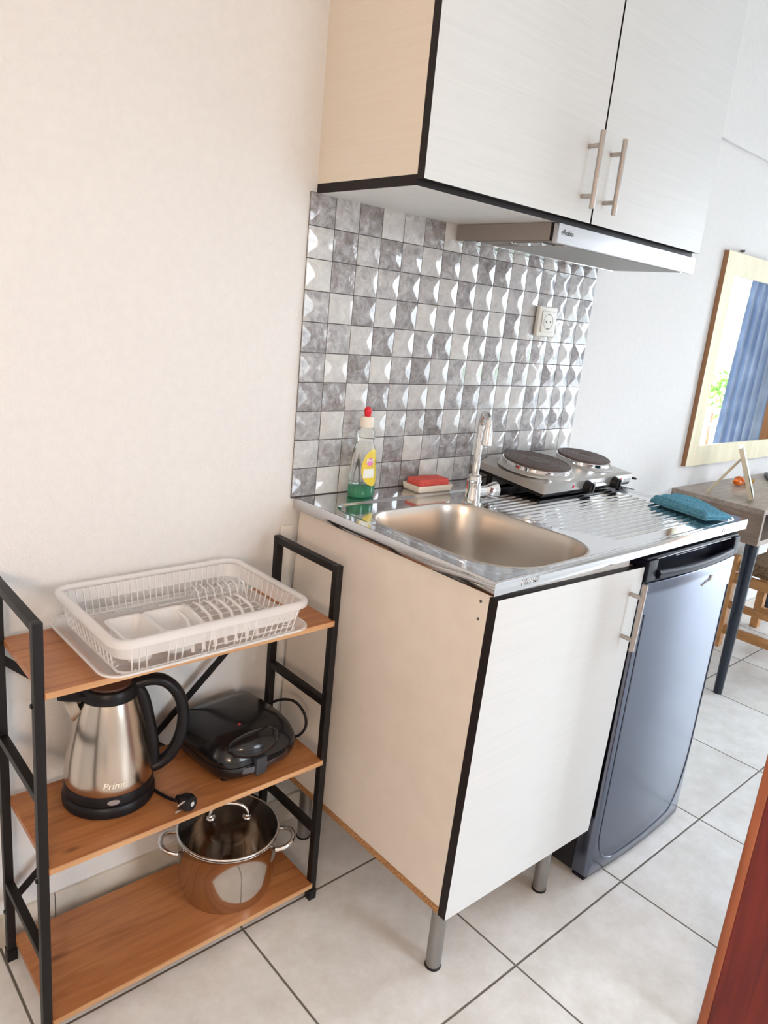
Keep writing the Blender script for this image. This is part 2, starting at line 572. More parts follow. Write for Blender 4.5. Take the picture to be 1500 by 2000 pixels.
def obj(name, bm, mat, parent=None, smooth=None, wn=False):
    """links the bmesh as one mesh object; geometry is in world coordinates unless the parent says otherwise"""
    bmesh.ops.recalc_face_normals(bm, faces=bm.faces[:])
    me = bpy.data.meshes.new(name)
    bm.to_mesh(me)
    bm.free()
    o = bpy.data.objects.new(name, me)
    COL.objects.link(o)
    if isinstance(mat, (list, tuple)):
        for q in mat:
            me.materials.append(q)
    else:
        me.materials.append(mat)
    if smooth is not None:
        me.polygons.foreach_set('use_smooth', [True] * len(me.polygons))
        if smooth < 180:
            me.set_sharp_from_angle(angle=math.radians(smooth))
    if parent is not None:
        o.parent = parent
        if parent.name in ORI:
            o.location = -ORI[parent.name]
    return o


def tag(o, label, cat, group=None):
    o['label'] = label
    o['category'] = cat
    if group:
        o['group'] = group
    return o


def thing(name, label, cat, loc, group=None, local=False):
    o = bpy.data.objects.new(name, None)
    o.empty_display_size = 0.05
    COL.objects.link(o)
    o.location = loc
    if not local:
        ORI[o.name] = Vector(loc)
    tag(o, label, cat, group)
    return o


def struct(name, bm, mat, parent=None, smooth=None):
    o = obj(name, bm, mat, parent, smooth)
    if parent is None:
        o['kind'] = 'structure'
    return o


def text_mesh(name, body, size, mat, parent, place, extrude=0.0003, shear=0.0, bold=0.0):
    """letters as a mesh; place() maps (u, v, depth) to world"""
    cu = bpy.data.curves.new('lettering', 'FONT')
    cu.body = body
    cu.size = size
    cu.extrude = extrude
    cu.shear = shear
    cu.offset = bold
    cu.align_x = 'CENTER'
    cu.align_y = 'CENTER'
    cu.resolution_u = 3
    tmp = bpy.data.objects.new('lettering', cu)
    COL.objects.link(tmp)
    dg = bpy.context.evaluated_depsgraph_get()
    me = bpy.data.meshes.new_from_object(tmp.evaluated_get(dg))
    COL.objects.unlink(tmp)
    bpy.data.objects.remove(tmp)
    me.name = name
    for v in me.vertices:
        v.co = Vector(place(*v.co))
    me.materials.clear()
    me.materials.append(mat)
    o = bpy.data.objects.new(name, me)
    COL.objects.link(o)
    o.parent = parent
    if parent.name in ORI:
        o.location = -ORI[parent.name]
    return o


def BM():
    return bmesh.new()


# ================================================================== SETTING
bm = BM()
box(bm, XL, XR, YF, 0.0, -0.05, 0.0)
struct('floor', bm, M['floor'])
bm = BM()
box(bm, XL - 0.15, XR + 0.15, YF - 0.15, 0.15, ZC, ZC + 0.1)
struct('ceiling', bm, M['ceiling'])
bm = BM()
box(bm, XL - 0.15, XR + 0.15, 0.0, 0.15, -0.05, ZC)
struct('wall_back', bm, M['plaster'])
bm = BM()
box(bm, XL - 0.15, XL, YF, 0.0, -0.05, ZC)
struct('wall_left', bm, M['plaster'])
# far right wall with the balcony opening (y -2.25 .. -0.55, z 0.03 .. 2.13)
OY0, OY1, OZ1 = -2.27, -0.57, 2.13
bm = BM()
box(bm, XR, XR + 0.15, OY1, 0.0, -0.05, ZC)
box(bm, XR, XR + 0.15, YF, OY0, -0.05, ZC)
box(bm, XR, XR + 0.15, OY0, OY1, OZ1, ZC)
box(bm, XR, XR + 0.15, OY0, OY1, -0.05, 0.0)
struct('wall_right', bm, M['plaster'])
# wall behind the camera with a window (x 0.2 .. 1.1, z 0.45 .. 2.15)
WX0, WX1, WZ0, WZ1 = 0.2, 1.1, 0.45, 2.15
bm = BM()
box(bm, XL - 0.15, WX0, YF - 0.15, YF, -0.05, ZC)
box(bm, WX1, XR + 0.15, YF - 0.15, YF, -0.05, ZC)
box(bm, WX0, WX1, YF - 0.15, YF, WZ1, ZC)
box(bm, WX0, WX1, YF - 0.15, YF, -0.05, WZ0)
struct('wall_front', bm, M['plaster'])
bm = BM()
for a, b_, c, d in ((WX0, WX1, WZ0, WZ0 + 0.06), (WX0, WX1, WZ1 - 0.06, WZ1), (WX0, WX0 + 0.06, WZ0, WZ1), (WX1 - 0.06, WX1, WZ0, WZ1), (0.62, 0.68, WZ0, WZ1)):
    box(bm, a, b_, YF - 0.1, YF - 0.04, c, d)
struct('window_1', bm, M['rail_white'])
# balcony door frame (wooden)
bm = BM()
box(bm, XR - 0.03, XR + 0.10, OY1 - 0.03, OY1 + 0.07, 0.0, OZ1 + 0.05, 0.006)
box(bm, XR - 0.03, XR + 0.10, OY0 - 0.07, OY0 + 0.03, 0.0, OZ1 + 0.05, 0.006)
box(bm, XR - 0.03, XR + 0.10, OY0 + 0.03, OY1 - 0.03, OZ1 - 0.03, OZ1 + 0.05, 0.006)
struct('window_2', bm, M['win_frame'])
# baseboard along the back wall
bm = BM()
x = XL
while x < XR - 0.01:
    x1 = min(x + 0.4087, XR)
    box(bm, x + 0.001, x1 - 0.001, -0.009, -0.0003, 0.0, 0.072, 0.0015)
    x = x1
struct('baseboard_back', bm, M['skirting'])
bm = BM()
box(bm, 1.10, XR, -0.012, 0.0, 1.95, ZC, 0.003)
struct('trim_1', bm, M['plaster'])
# added white strip, stands for the paler bare wall beside the base cabinet
bm = BM()
box(bm, -0.022, 0.010, -0.0035, -0.0003, 0.0725, 0.80, 0.002)
tag(obj('pale_wall_strip', bm, M['white_board'], smooth=40), 'white vertical strip standing for the bare wall between rack and base cabinet', 'wall strip')

# door leaf at the right edge, seen from inside the doorway
bm = BM()
da = math.radians(13)
dx0, dy0 = 0.3504, -0.9631
dvx, dvy = math.sin(da), -math.cos(da)


def dT(c):
    # local x along the leaf, y thickness to the right
    return (dx0 + c[0] * dvx - c[1] * dvy, dy0 + c[0] * dvy + c[1] * dvx, c[2])


box(bm, 0.016, 0.84, 0, 0.04, 0.008, 2.03, 0.001, 2, dT)
door = struct('door_1', bm, M['door_wood'])
bm = BM()
box(bm, 0.0, 0.016, -0.003, 0.043, 0.008, 2.03, 0.004, 3, dT)
struct('door_edge_strip', bm, M['door_edge'], door, 50)

# ================================================================== BACKSPLASH
TW, TH, TZ0 = 0.0655, 0.06387, 0.8667
PAT = ["DMDLMDLMMMLDLDDD", "LDMDMLDLDDLMMMML", "LDMMMMLDLLMLMMLM", "MLDLDLMLMLDLLLML", "DMLDLMDLMMLMMMLD",
       "MLDLMDLMLMMMLDMM", "DDLDMLLMDMLLMLML", "MLMLMMDLMLMLMMDM", "LMDLDLMDDLLDLDLL", "DLLMDDLLMDMMLMLM"]
TONE = {'L': 0.82, 'M': 0.58, 'D': 0.34}
bs = thing('tile_backsplash', 'backsplash of small cushioned glossy tiles in mixed greys above the sink', 'backsplash', (0.524, 0, TZ0))
bm = BM()
box(bm, 0.001, 16 * TW - 0.001, -0.0045, -0.0004, TZ0 - 0.004, TZ0 + 10 * TH)
obj('grout', bm, M['grout'], bs)
bm = BM()
lay = bm.verts.layers.float.new('tile_tone')
NT = 18
for r in range(10):
    for c in range(16):
        x0 = c * TW + 0.0009
        x1 = (c + 1) * TW - 0.0009
        z1 = TZ0 + (10 - r) * TH - 0.0009
        z0 = TZ0 + (9 - r) * TH + 0.0009
        tone = TONE[PAT[r][c]] + random.uniform(-0.08, 0.08)
        wob = [random.uniform(-0.0003, 0.0003) for _ in range(4)]
        g = []
        for i in range(NT + 1):
            row = []
            for j in range(NT + 1):
                u, v = i / NT, j / NT
                eu = min(u, 1 - u) * 2
                ev = min(v, 1 - v) * 2
                e1, e2 = eu, ev
                kk = max(0.0, 0.22 - abs(e1 - e2)) / 0.22
                dd = min(e1, e2) - kk * kk * 0.055
                dd = dd if dd < 0.62 else 0.62 + 0.24 * (1 - math.exp(-(dd - 0.62) / 0.24))
                h = 0.0062 * dd
                h += wob[0] * math.sin(6 * u + r) * ev + wob[1] * math.cos(5 * v + c) * eu
                vt = bm.verts.new((x0 + (x1 - x0) * u, -0.0052 - h, z0 + (z1 - z0) * v))
                vt[lay] = tone
                row.append(vt)
            g.append(row)
        for i in range(NT):
            for j in range(NT):
                bm.faces.new((g[i][j], g[i + 1][j], g[i + 1][j + 1], g[i][j + 1]))
        # rim back to the wall
        edge = [g[i][0] for i in range(NT + 1)] + [g[NT][j] for j in range(1, NT + 1)] + [g[i][NT] for i in range(NT - 1, -1, -1)] + [g[0][j] for j in range(NT - 1, 0, -1)]
        back = []
        for v in edge:
            w = bm.verts.new((v.co.x, -0.002, v.co.z))
            w[lay] = tone
            back.append(w)
        for i in range(len(edge)):
            j = (i + 1) % len(edge)
            bm.faces.new((edge[i], edge[j], back[j], back[i]))
obj('tiles', bm, M['tile'], bs, smooth=50)

# wall socket on the tiles
SX, SZ = 0.8155, 1.304
so = thing('wall_socket', 'ivory round-pin wall socket mounted on the grey tiles', 'socket', (SX, -0.012, SZ))
bm = BM()
box(bm, SX - 0.041, SX + 0.041, -0.024, -0.0115, SZ - 0.041, SZ + 0.041, 0.004, 3)
obj('frame', bm, M['socket'], so, 40)
n = 40
bm = BM()
box(bm, SX - 0.0285, SX + 0.0285, -0.0272, -0.0238, SZ - 0.0285, SZ + 0.0285, 0.002, 3)
obj('insert', bm, M['socket'], so, 35)
bm = BM()
rings = []
for r_, y_ in ((0.0215, -0.0272), (0.0215, -0.0276), (0.0200, -0.0276), (0.0195, -0.0268)):
    rings.append([(SX + r_ * math.cos(2 * PI * i / n), y_, SZ + r_ * math.sin(2 * PI * i / n)) for i in range(n)])
ring_loft(bm, rings, False, True)
obj('recess', bm, M['socket_in'], so, 35)
bm = BM()
for sx in (-0.0095, 0.0095):
    cyl(bm, (SX + sx, -0.0275, SZ), (SX + sx, -0.0268, SZ), 0.0028, n=12)
for sz in (-0.0185, 0.0185):
    box(bm, SX - 0.003, SX + 0.003, -0.0282, -0.0266, SZ + sz - 0.0012, SZ + sz + 0.0012)
obj('contacts', bm, M['print_dark'], so)

# ================================================================== UPPER CABINET
UX0, UX1, UYD, UYP, UZ0, UZ1 = 0.0177, 1.035, -0.3126, -0.2939, 1.5037, 2.25
GAP = 0.5289
uc = thing('wall_cabinet', 'white wood-grain wall cabinet with black edges over the extractor hood', 'cabinet', ((UX0 + UX1) / 2, 0, UZ0))
bm = BM()
box(bm, UX0, UX0 + 0.018, UYP, 0.0, UZ0 + 0.0185, UZ1, 0.0005)
obj('side_panel', bm, M['laminate_side'], uc)
bm = BM()
box(bm, UX1 - 0.018, UX1, UYP, 0.0, UZ0 + 0.0185, UZ1, 0.0005)
obj('side_panel', bm, M['white_board'], uc)
bm = BM()
box(bm, UX0, UX1, UYP, 0.0, UZ0 + 0.0004, UZ0 + 0.0184)
obj('bottom_panel', bm, M['black_edge'], uc)
bm = BM()
box(bm, UX0 + 0.0008, UX1 - 0.0008, UYP + 0.0008, -0.0005, UZ0, UZ0 + 0.0003)
obj('bottom_face', bm, M['white_board'], uc)
bm = BM()
box(bm, UX0 + 0.018, UX1 - 0.018, UYP + 0.002, 0.0, UZ1 - 0.018, UZ1)
obj('top_panel', bm, M['white_board'], uc)


def handle(parent, x, y, z0, z1, zp0, zp1, yface, r=0.0058, T=lambda p: p, name='handle'):
    bmh = BM()
    cyl(bmh, T((x, y, z0)), T((x, y, z1)), r, n=20)
    for zz in (zp0, zp1):
        cyl(bmh, T((x, y, zz)), T((x, yface - 0.0, zz)), r * 0.82, n=16)
    return obj(name, bmh, M['nickel'], parent, 40)


for (a, b_, hx) in ((UX0, GAP - 0.0027, 0.4805), (GAP + 0.0027, UX1 + 0.002, 0.5650)):
    bm = BM()
    box(bm, a + 0.0002, b_, UYD, UYP - 0.0006, UZ0 + 0.0107, UZ1 + 0.002)
    # front face white, edges black
    bm.faces.ensure_lookup_table()
    d_ = obj('door', bm, [M['black_edge'], M['laminate']], uc)
    for p in d_.data.polygons:
        if p.normal.y < -0.9:
            p.material_index = 1
        if p.normal.x > 0.9 and b_ > 1:
            p.material_index = 1
    handle(d_, hx, -0.3426, 1.5365, 1.688, 1.562, 1.660, UYD)

# ================================================================== EXTRACTOR HOOD
HX0, HX1 = 0.426, 1.020
hd = thing('extractor_hood', 'slim grey extractor hood with a silver front under the wall cabinet', 'extractor hood', (0.72, 0, 1.46))
bm = BM()
box(bm, HX0, HX1, -0.286, -0.013, 1.4672, 1.5030, 0.001)
obj('body', bm, M['hood_side'], hd)
bm = BM()
box(bm, HX0 + 0.0005, HX1, -0.2985, -0.2865, 1.4665, 1.5030)
obj('seal_strip', bm, M['black_edge'], hd)
bm = BM()
box(bm, HX0 - 0.006, HX1 + 0.006, -0.312, -0.299, 1.4615, 1.5005, 0.0012)
obj('front_panel', bm, M['steel_hood'], hd, 40)
bm = BM()
box(bm, HX0 + 0.002, HX1 - 0.002, -0.076, -0.0135, 1.4655, 1.4670)
obj('under_plate', bm, M['hood_under'], hd)
bm = BM()
box(bm, HX0 + 0.06, HX1 - 0.012, -0.285, -0.081, 1.4625, 1.4668)
obj('filter', bm, M['hood_filter'], hd)
bm = BM()
box(bm, HX0 + 0.06, HX1 - 0.012, -0.081, -0.0765, 1.4610, 1.4668, 0.001)
box(bm, HX1 - 0.012, HX1 - 0.002, -0.285, -0.0765, 1.4625, 1.4668, 0.0005)
obj('filter_frame', bm, M['chrome'], hd, 40)
bm = BM()
box(bm, HX0 + 0.004, HX0 + 0.058, -0.285, -0.081, 1.4650, 1.4670)
obj('side_plate', bm, M['hood_side'], hd)
bm = BM()
box(bm, HX0 + 0.012, HX0 + 0.055, -0.262, -0.165, 1.4625, 1.4648, 0.0009)
obj('lamp_cover', bm, M['glass'], hd)
bm = BM()
box(bm, 0.985, 1.012, -0.297, -0.262, 1.5005, 1.5035)
obj('switch_slot', bm, M['black_edge'], hd)
text_mesh('lettering', 'eRobin', 0.0155, M['print_dark'], hd,
          lambda u, v, w: (0.4525 + u, -0.3124 - w, 1.4838 + v), 0.0001, bold=0.0002)

# ================================================================== BASE CABINET (slightly askew in the photo)
TA = math.radians(1.9)
PX, PZ = 0.0215, 0.8301


def tilt(p):
    dx, dz = p[0] - PX, p[2] - PZ
    return (PX + dx * math.cos(TA) + dz * math.sin(TA), p[1], PZ - dx * math.sin(TA) + dz * math.cos(TA))


bc = thing('sink_cabinet', 'white sink base cabinet with one door and black edge banding on grey legs', 'cabinet', (0.26, -0.3, 0))
CX0, CX1, CZ0, CZ1 = 0.0215, 0.509, 0.1775, 0.8301
bm = BM()
box(bm, CX0, CX0 + 0.016, -0.5795, -0.012, CZ0 + 0.0165, CZ1 + 0.006, 0, 2, tilt)
side = obj('side_panel', bm, M['panel'], bc)
bm = BM()
box(bm, CX1 - 0.016, CX1, -0.5795, -0.012, CZ0 + 0.0165, CZ1 - 0.004, 0, 2, tilt)
side = obj('side_panel', bm, M['panel'], bc)
bm = BM()
box(bm, CX0, CX1, -0.5795, -0.012, CZ0, CZ0 + 0.0160, 0, 2, tilt)
obj('bottom_panel', bm, M['chipboard'], bc)
bm = BM()
box(bm, CX0 + 0.016, CX1 - 0.03, -0.5790, -0.563, 0.765, 0.8365)
obj('top_rail', bm, M['white_board'], bc)
bm = BM()
box(bm, CX0 + 0.016, CX1 - 0.016, -0.018, -0.013, CZ0 + 0.017, CZ1 - 0.02, 0, 2, tilt)
obj('back_panel', bm, M['white_board'], bc)
bm = BM()
box(bm, CX0, CX1 + 0.002, -0.5990, -0.5803, CZ0 - 0.001, CZ1, 0, 2, tilt)
dr = obj('door', bm, [M['black_edge'], M['laminate']], bc)
for p in dr.data.polygons:
    if p.normal.y < -0.9:
        p.material_index = 1
handle(dr, 0.4700, -0.629, 0.655, 0.806, 0.679, 0.775, -0.599, 0.006, tilt)
for yy, zz in ((-0.562, 0.816), (-0.562, 0.783)):
    bm = BM()
    cyl(bm, tilt((CX0 - 0.0008, yy, zz)), tilt((CX0 + 0.001, yy, zz)), 0.0028, n=10)
    obj('screw', bm, M['print_dark'], bc)
for (lx, ly) in ((0.0469, -0.548), (0.4066, -0.5468), (0.0505, -0.0811), (0.4066, -0.081)):
    zt = tilt((lx + 0.02, 0, CZ0))[2] - 0.0008
    bm = BM()
    lathe(bm, lx, ly, [(0.0155, 0.004), (0.0160, 0.008), (0.0160, zt)], 28)
    lg = obj('leg', bm, M['leg_grey'], bc, 40)
    bm = BM()
    lathe(bm, lx, ly, [(0.0172, 0.0), (0.0172, 0.0032), (0.0158, 0.0046)], 28)
    obj('foot', bm, M['black_plastic'], lg, 40)

# ================================================================== STEEL WORKTOP WITH SINK
WXA, WXB, WYF, WZT = 0.009, 1.0087, -0.5976, 0.8654
wt = thing('steel_worktop', 'stainless steel sink worktop with drainer ribs over cabinet and fridge', 'worktop', ((WXA + WXB) / 2, -0.3, 0.838))
BX0, BX1, BY0, BY1 = 0.067, 0.390, -0.574, -0.164
BRS = (0.115, 0.105, 0.085, 0.085)          # corner radii x0y0, x1y0, x1y1, x0y1


def sd_basin(x, y):
    cx, cy = (BX0 + BX1) / 2, (BY0 + BY1) / 2
    r = BRS[0] if (x < cx and y < cy) else BRS[1] if y < cy else BRS[2] if x >= cx else BRS[3]
    qx = abs(x - cx) - (BX1 - BX0) / 2 + r
    qy = abs(y - cy) - (BY1 - BY0) / 2 + r
    return min(max(qx, qy), 0) + math.hypot(max(qx, 0), max(qy, 0)) - r


def sd_rr(x, y, x0, x1, y0, y1, r):
    cx, cy = (x0 + x1) / 2, (y0 + y1) / 2
    qx = abs(x - cx) - (x1 - x0) / 2 + r
    qy = abs(y - cy) - (y1 - y0) / 2 + r
    return min(max(qx, qy), 0) + math.hypot(max(qx, 0), max(qy, 0)) - r


def deck_z(x, y):
    z = WZT
    d = sd_rr(x, y, 0.040, 0.984, -0.584, -0.092, 0.05)
    z -= 0.0045 * smoothstep(0.004, -0.007, d)
    # drainer ribs
    if 0.40 < x < 0.96 and -0.56 < y < -0.15:
        xl = 0.412 + 0.05 * smoothstep(-0.40, -0.53, y)
        fx = smoothstep(xl, xl + 0.02, x) * smoothstep(0.945, 0.915, x) * smoothstep(-0.545, -0.53, y) * smoothstep(-0.155, -0.17, y)
        ph = ((y + 0.545) / 0.0205) % 1.0
        prof = 0.5 - 0.5 * math.cos(2 * PI * ph)
        z += fx * (0.0030 * prof ** 1.5 - 0.0006)
    return z


bm = BM()
NX, NY = 250, 230
ys0 = WYF + 0.003
grid = []
for i in range(NX + 1):
    row = []
    for j in range(NY + 1):
        x = WXA + 0.002 + (WXB - WXA - 0.004) * i / NX
        y = ys0 + (-0.0002 - ys0) * j / NY
        row.append((x, y, sd_basin(x, y)))
    grid.append(row)
vmap = {}


def gv(i, j):
    if (i, j) not in vmap:
        x, y, d = grid[i][j]
        if d < 0.001:
            e = 1e-4
            gx = (sd_basin(x + e, y) - sd_basin(x - e, y)) / (2 * e)
            gy = (sd_basin(x, y + e) - sd_basin(x, y - e)) / (2 * e)
            x -= gx * (d - 0.001)
            y -= gy * (d - 0.001)
        vmap[(i, j)] = bm.verts.new((x, y, deck_z(x, y)))
    return vmap[(i, j)]


for i in range(NX):
    for j in range(NY):
        if max(grid[a][b_][2] for a in (i, i + 1) for b_ in (j, j + 1)) <= 0.001:
            continue
        bm.faces.new((gv(i, j), gv(i + 1, j), gv(i + 1, j + 1), gv(i, j + 1)))
obj('deck', bm, M['steel_deck'], wt, 180)
# folded lip round three sides
bm = BM()
prof = [(0.0035, 0.0), (0.0022, -0.0002), (0.0008, -0.0010), (0.0, -0.0026), (0.0, -0.0262), (0.0008, -0.0272), (0.012, -0.0272)]
path = []
for off, dz in prof:
    path.append([(WXA + off, -0.0002, WZT + dz), (WXA + off, WYF + off, WZT + dz), (WXB - off, WYF + off, WZT + dz), (WXB - off, -0.0002, WZT + dz)])
pv = [[bm.verts.new(p) for p in r] for r in path]
for a, b_ in zip(pv, pv[1:]):
    for i in range(3):
        bm.faces.new((a[i], a[i + 1], b_[i + 1], b_[i]))
obj('lip', bm, M['steel_deck'], wt, 50)
bm = BM()
rings = []
cxb, cyb = (BX0 + BX1) / 2, (BY0 + BY1) / 2
for off, z, in ((-0.006, 0.8608), (-0.0045, 0.8622), (-0.002, 0.8626), (0.0, 0.8612), (0.0022, 0.856), (0.005, 0.838), (0.009, 0.79), (0.0135, 0.745), (0.018, 0.722), (0.027, 0.706), (0.042, 0.699), (0.065, 0.6965)):
    rr = [max(0.012, q - off) for q in BRS]
    rings.append(rrect(BX0 + off, BX1 - off, BY0 + off, BY1 - off, 0, z, 14, rr))
rings.append([(cxb + (p[0] - cxb) * 0.25, cyb + (p[1] - cyb) * 0.25, 0.694) for p in rings[-1]])
ring_loft(bm, rings, False, True)
basin = obj('basin', bm, M['steel_bowl'], wt, 180)
bm = BM()
lathe(bm, cxb, cyb, [(0.032, 0.6945), (0.031, 0.6965), (0.024, 0.6955), (0.001, 0.6952)], 32)
obj('drain', bm, M['chrome'], basin, 60)


def lip_text(cx):
    text_mesh('embossed_lettering', 'PYRAMIS', 0.0150, M['steel_deck'], wt,
              lambda u, v, w: (cx + u * 0.9, WYF - 0.0001 - max(w, 0) * 1.0, WZT - 0.0145 + v), 0.0009, bold=0.0002)


lip_text(0.108)
lip_text(0.895)

# ------------------------------------------------------------------ mixer tap
fx, fy = 0.399, -0.190
fc = thing('sink_tap', 'chrome swan-neck mixer tap standing behind the sink bowl', 'tap', (fx, fy, 0.861))
bm = BM()
lathe(bm, fx, fy, [(0.0235, 0.8605), (0.0235, 0.8645), (0.0205, 0.8670), (0.0195, 0.8780), (0.0170, 0.8960), (0.0165, 0.9130), (0.0185, 0.9150), (0.0185, 0.9190), (0.0165, 0.9210), (0.0160, 0.9300), (0.0105, 0.9340)], 40)
obj('body', bm, M['chrome'], fc, 40)
dxt, dyt = -0.58, -0.815
pts = [(fx, fy, 0.930), (fx, fy, 0.98), (fx, fy, 1.03)]
R_ = 0.033
for k in range(0, 15):
    a = PI * k / 14
    d_ = R_ * (1 - math.cos(a))
    pts.append((fx + dxt * d_, fy + dyt * d_, 1.048 + R_ * math.sin(a)))
bm = BM()
tube(bm, pts, 0.0088, 20)
obj('neck', bm, M['chrome'], fc, 60)
tx, ty = fx + dxt * 2 * R_, fy + dyt * 2 * R_
bm = BM()
lathe(bm, tx, ty, [(0.0088, 1.056), (0.0108, 1.045), (0.0122, 1.022), (0.0122, 1.016), (0.0105, 1.0145), (0.0095, 1.0165)], 28)
obj('spout_end', bm, M['chrome'], fc, 40)
bm = BM()
cyl(bm, (fx + 0.012, fy, 0.889), (fx + 0.034, fy - 0.003, 0.889), 0.0145, 0.0135, 24)
obj('cartridge', bm, M['chrome'], fc, 40)
bm = BM()
rings = []
for t, ru, rv in ((0.0, 0.010, 0.010), (0.003, 0.0135, 0.0125), (0.030, 0.0215, 0.0165), (0.036, 0.0225, 0.017), (0.038, 0.019, 0.014)):
    rings.append([(fx + 0.035 + t, fy - 0.004 - 0.15 * t + rv * math.cos(2 * PI * i / 24), 0.889 + ru * math.sin(2 * PI * i / 24)) for i in range(24)])
ring_loft(bm, rings)
obj('lever', bm, M['chrome'], fc, 40)

# ================================================================== FRIDGE
fr = thing('small_fridge', 'silver-blue under-counter fridge with a black handle recess beside the white cabinet', 'fridge', (0.73, -0.3, 0))
bm = BM()
box(bm, 0.516, 0.955, -0.560, -0.035, 0.010, 0.832, 0.004)
obj('body', bm, M['fridge_body'], fr, 40)
FX0, FX1 = 0.514, 0.966
DZ0, DZ1 = 0.012, 0.775


def fridge_front(x):
    t = (x - (FX0 + FX1) / 2) / ((FX1 - FX0) / 2)
    return -0.6045 - 0.010 * (1 - t * t)


bm = BM()
rings = []
nseg = 28
ring_top = None
for z in (DZ0, DZ0 + 0.004, 0.05, 0.2, 0.4, 0.6, 0.74, DZ1 - 0.003, DZ1):
    ins = 0.003 if z in (DZ0, DZ1) else 0.0
    r = []
    r.append((FX0 + ins, -0.5625, z))
    for k in range(6):
        a = PI + 0.5 * PI * k / 5
        r.append((FX0 + ins + 0.012 + 0.012 * math.cos(a), fridge_front(FX0 + 0.012) + ins + 0.012 + 0.012 * math.sin(a), z))
    for k in range(1, nseg):
        x = FX0 + 0.012 + (FX1 - FX0 - 0.024) * k / nseg
        r.append((x, fridge_front(x) + ins, z))
    for k in range(6):
        a = 1.5 * PI + 0.5 * PI * k / 5
        r.append((FX1 - ins - 0.012 + 0.012 * math.cos(a), fridge_front(FX1 - 0.012) + ins + 0.012 + 0.012 * math.sin(a), z))
    r.append((FX1 - ins, -0.5625, z))
    rings.append(r)
ring_loft(bm, rings)
fdoor = obj('door', bm, M['fridge'], fr, 60)
# raised outer edge lines: arcs on the door as in a moulded skin
bm = BM()
pts = [(FX0 + 0.022, fridge_front(FX0 + 0.022) - 0.0006, 0.70)]
for k in range(0, 13):
    a = PI + 0.5 * PI * k / 12
    x = FX0 + 0.022 + 0.075 + 0.075 * math.cos(a)
    pts.append((x, fridge_front(x) - 0.0006, 0.135 + 0.095 * math.sin(a)))
for k in range(1, 10):
    x = FX0 + 0.097 + (FX1 - 0.10 - FX0 - 0.097) * k / 9
    pts.append((x, fridge_front(x) - 0.0006, 0.040 + 0.012 * (k / 9) ** 2))
for k in range(1, 13):
    a = 1.5 * PI + 0.5 * PI * k / 12
    x = FX1 - 0.10 + 0.084 * math.cos(a)
    pts.append((x, fridge_front(x) - 0.0006, 0.25 + 0.198 * math.sin(a)))
pts.append((FX1 - 0.016, fridge_front(FX1 - 0.016) - 0.0006, 0.70))
tube(bm, pts, 0.0016, 8)
obj('door_moulding', bm, M['fridge'], fr, 60)
# dark top trim with the grip recess
bm = BM()
rings = []
for z, ins in ((DZ1 + 0.0005, 0.0), (DZ1 + 0.004, 0.0)):
    rings.append([(FX0, -0.5625, z)] + [(FX0 + (FX1 - FX0) * k / 20, fridge_front(FX0 + (FX1 - FX0) * k / 20) + 0.004, z) for k in range(21)] + [(FX1, -0.5625, z)])
ring_loft(bm, rings)
box(bm, FX0, FX0 + 0.040, -0.606, -0.5625, DZ1 + 0.004, 0.826, 0.003, 3)
box(bm, FX1 - 0.030, FX1, -0.606, -0.5625, DZ1 + 0.004, 0.826, 0.003, 3)
box(bm, FX0 + 0.036, FX1 - 0.026, -0.575, -0.5625, DZ1 + 0.004, 0.830, 0.002)
box(bm, FX0, FX1, -0.600, -0.5625, 0.827, 0.833, 0.002)
obj('top_trim', bm, M['navy_trim'], fr, 40)
bm = BM()
rings = []
for k in range(25):
    t = k / 24
    x = FX0 + 0.045 + (FX1 - FX0 - 0.085) * t
    y = fridge_front(x) - 0.004
    zz = DZ1 + 0.003 + 0.006 * (2 * t - 1) ** 2
    hgt = 0.017
    rings.append([(x, y + 0.012, zz), (x, y, zz + 0.001), (x, y - 0.002, zz + hgt * 0.6), (x, y + 0.002, zz + hgt), (x, y + 0.010, zz + hgt)])
ring_loft(bm, rings)
obj('grip', bm, M['navy_trim'], fr, 60)
bm = BM()
for k, (zz, xa, xb) in enumerate(((0.8245, FX0 + 0.05, FX1 - 0.04), (0.812, FX0 + 0.16, FX1 - 0.09), (0.806, FX0 + 0.18, FX1 - 0.12))):
    tube(bm, [(xa + (xb - xa) * t / 10, -0.5765 - (0.022 if k == 0 else 0.0), zz) for t in range(11)], 0.0009, 6)
obj('trim_lines', bm, M['light_line'], fr, 60)
bm = BM()
box(bm, FX0 + 0.005, FX1 - 0.004, -0.596, -0.5627, 0.0, 0.0115, 0.002)
obj('plinth', bm, M['navy_trim'], fr, 40)
bm = BM()
ex, ez = 0.800, 0.735
ey = fridge_front(ex) - 0.0008
for (pa, pb, ra) in (((-0.022, 0, -0.006), (0.0, 0, 0.001), 0.003), ((0.0, 0, 0.001), (0.016, 0, 0.002), 0.0032), ((0.014, 0, 0.001), (0.022, 0, 0.014), 0.003)):
    tube(bm, [(ex + pa[0], ey, ez + pa[2]), (ex + pb[0], ey, ez + pb[2])], ra, 8, flat=0.3)
obj('emblem', bm, M['rail_white'], fr, 60)

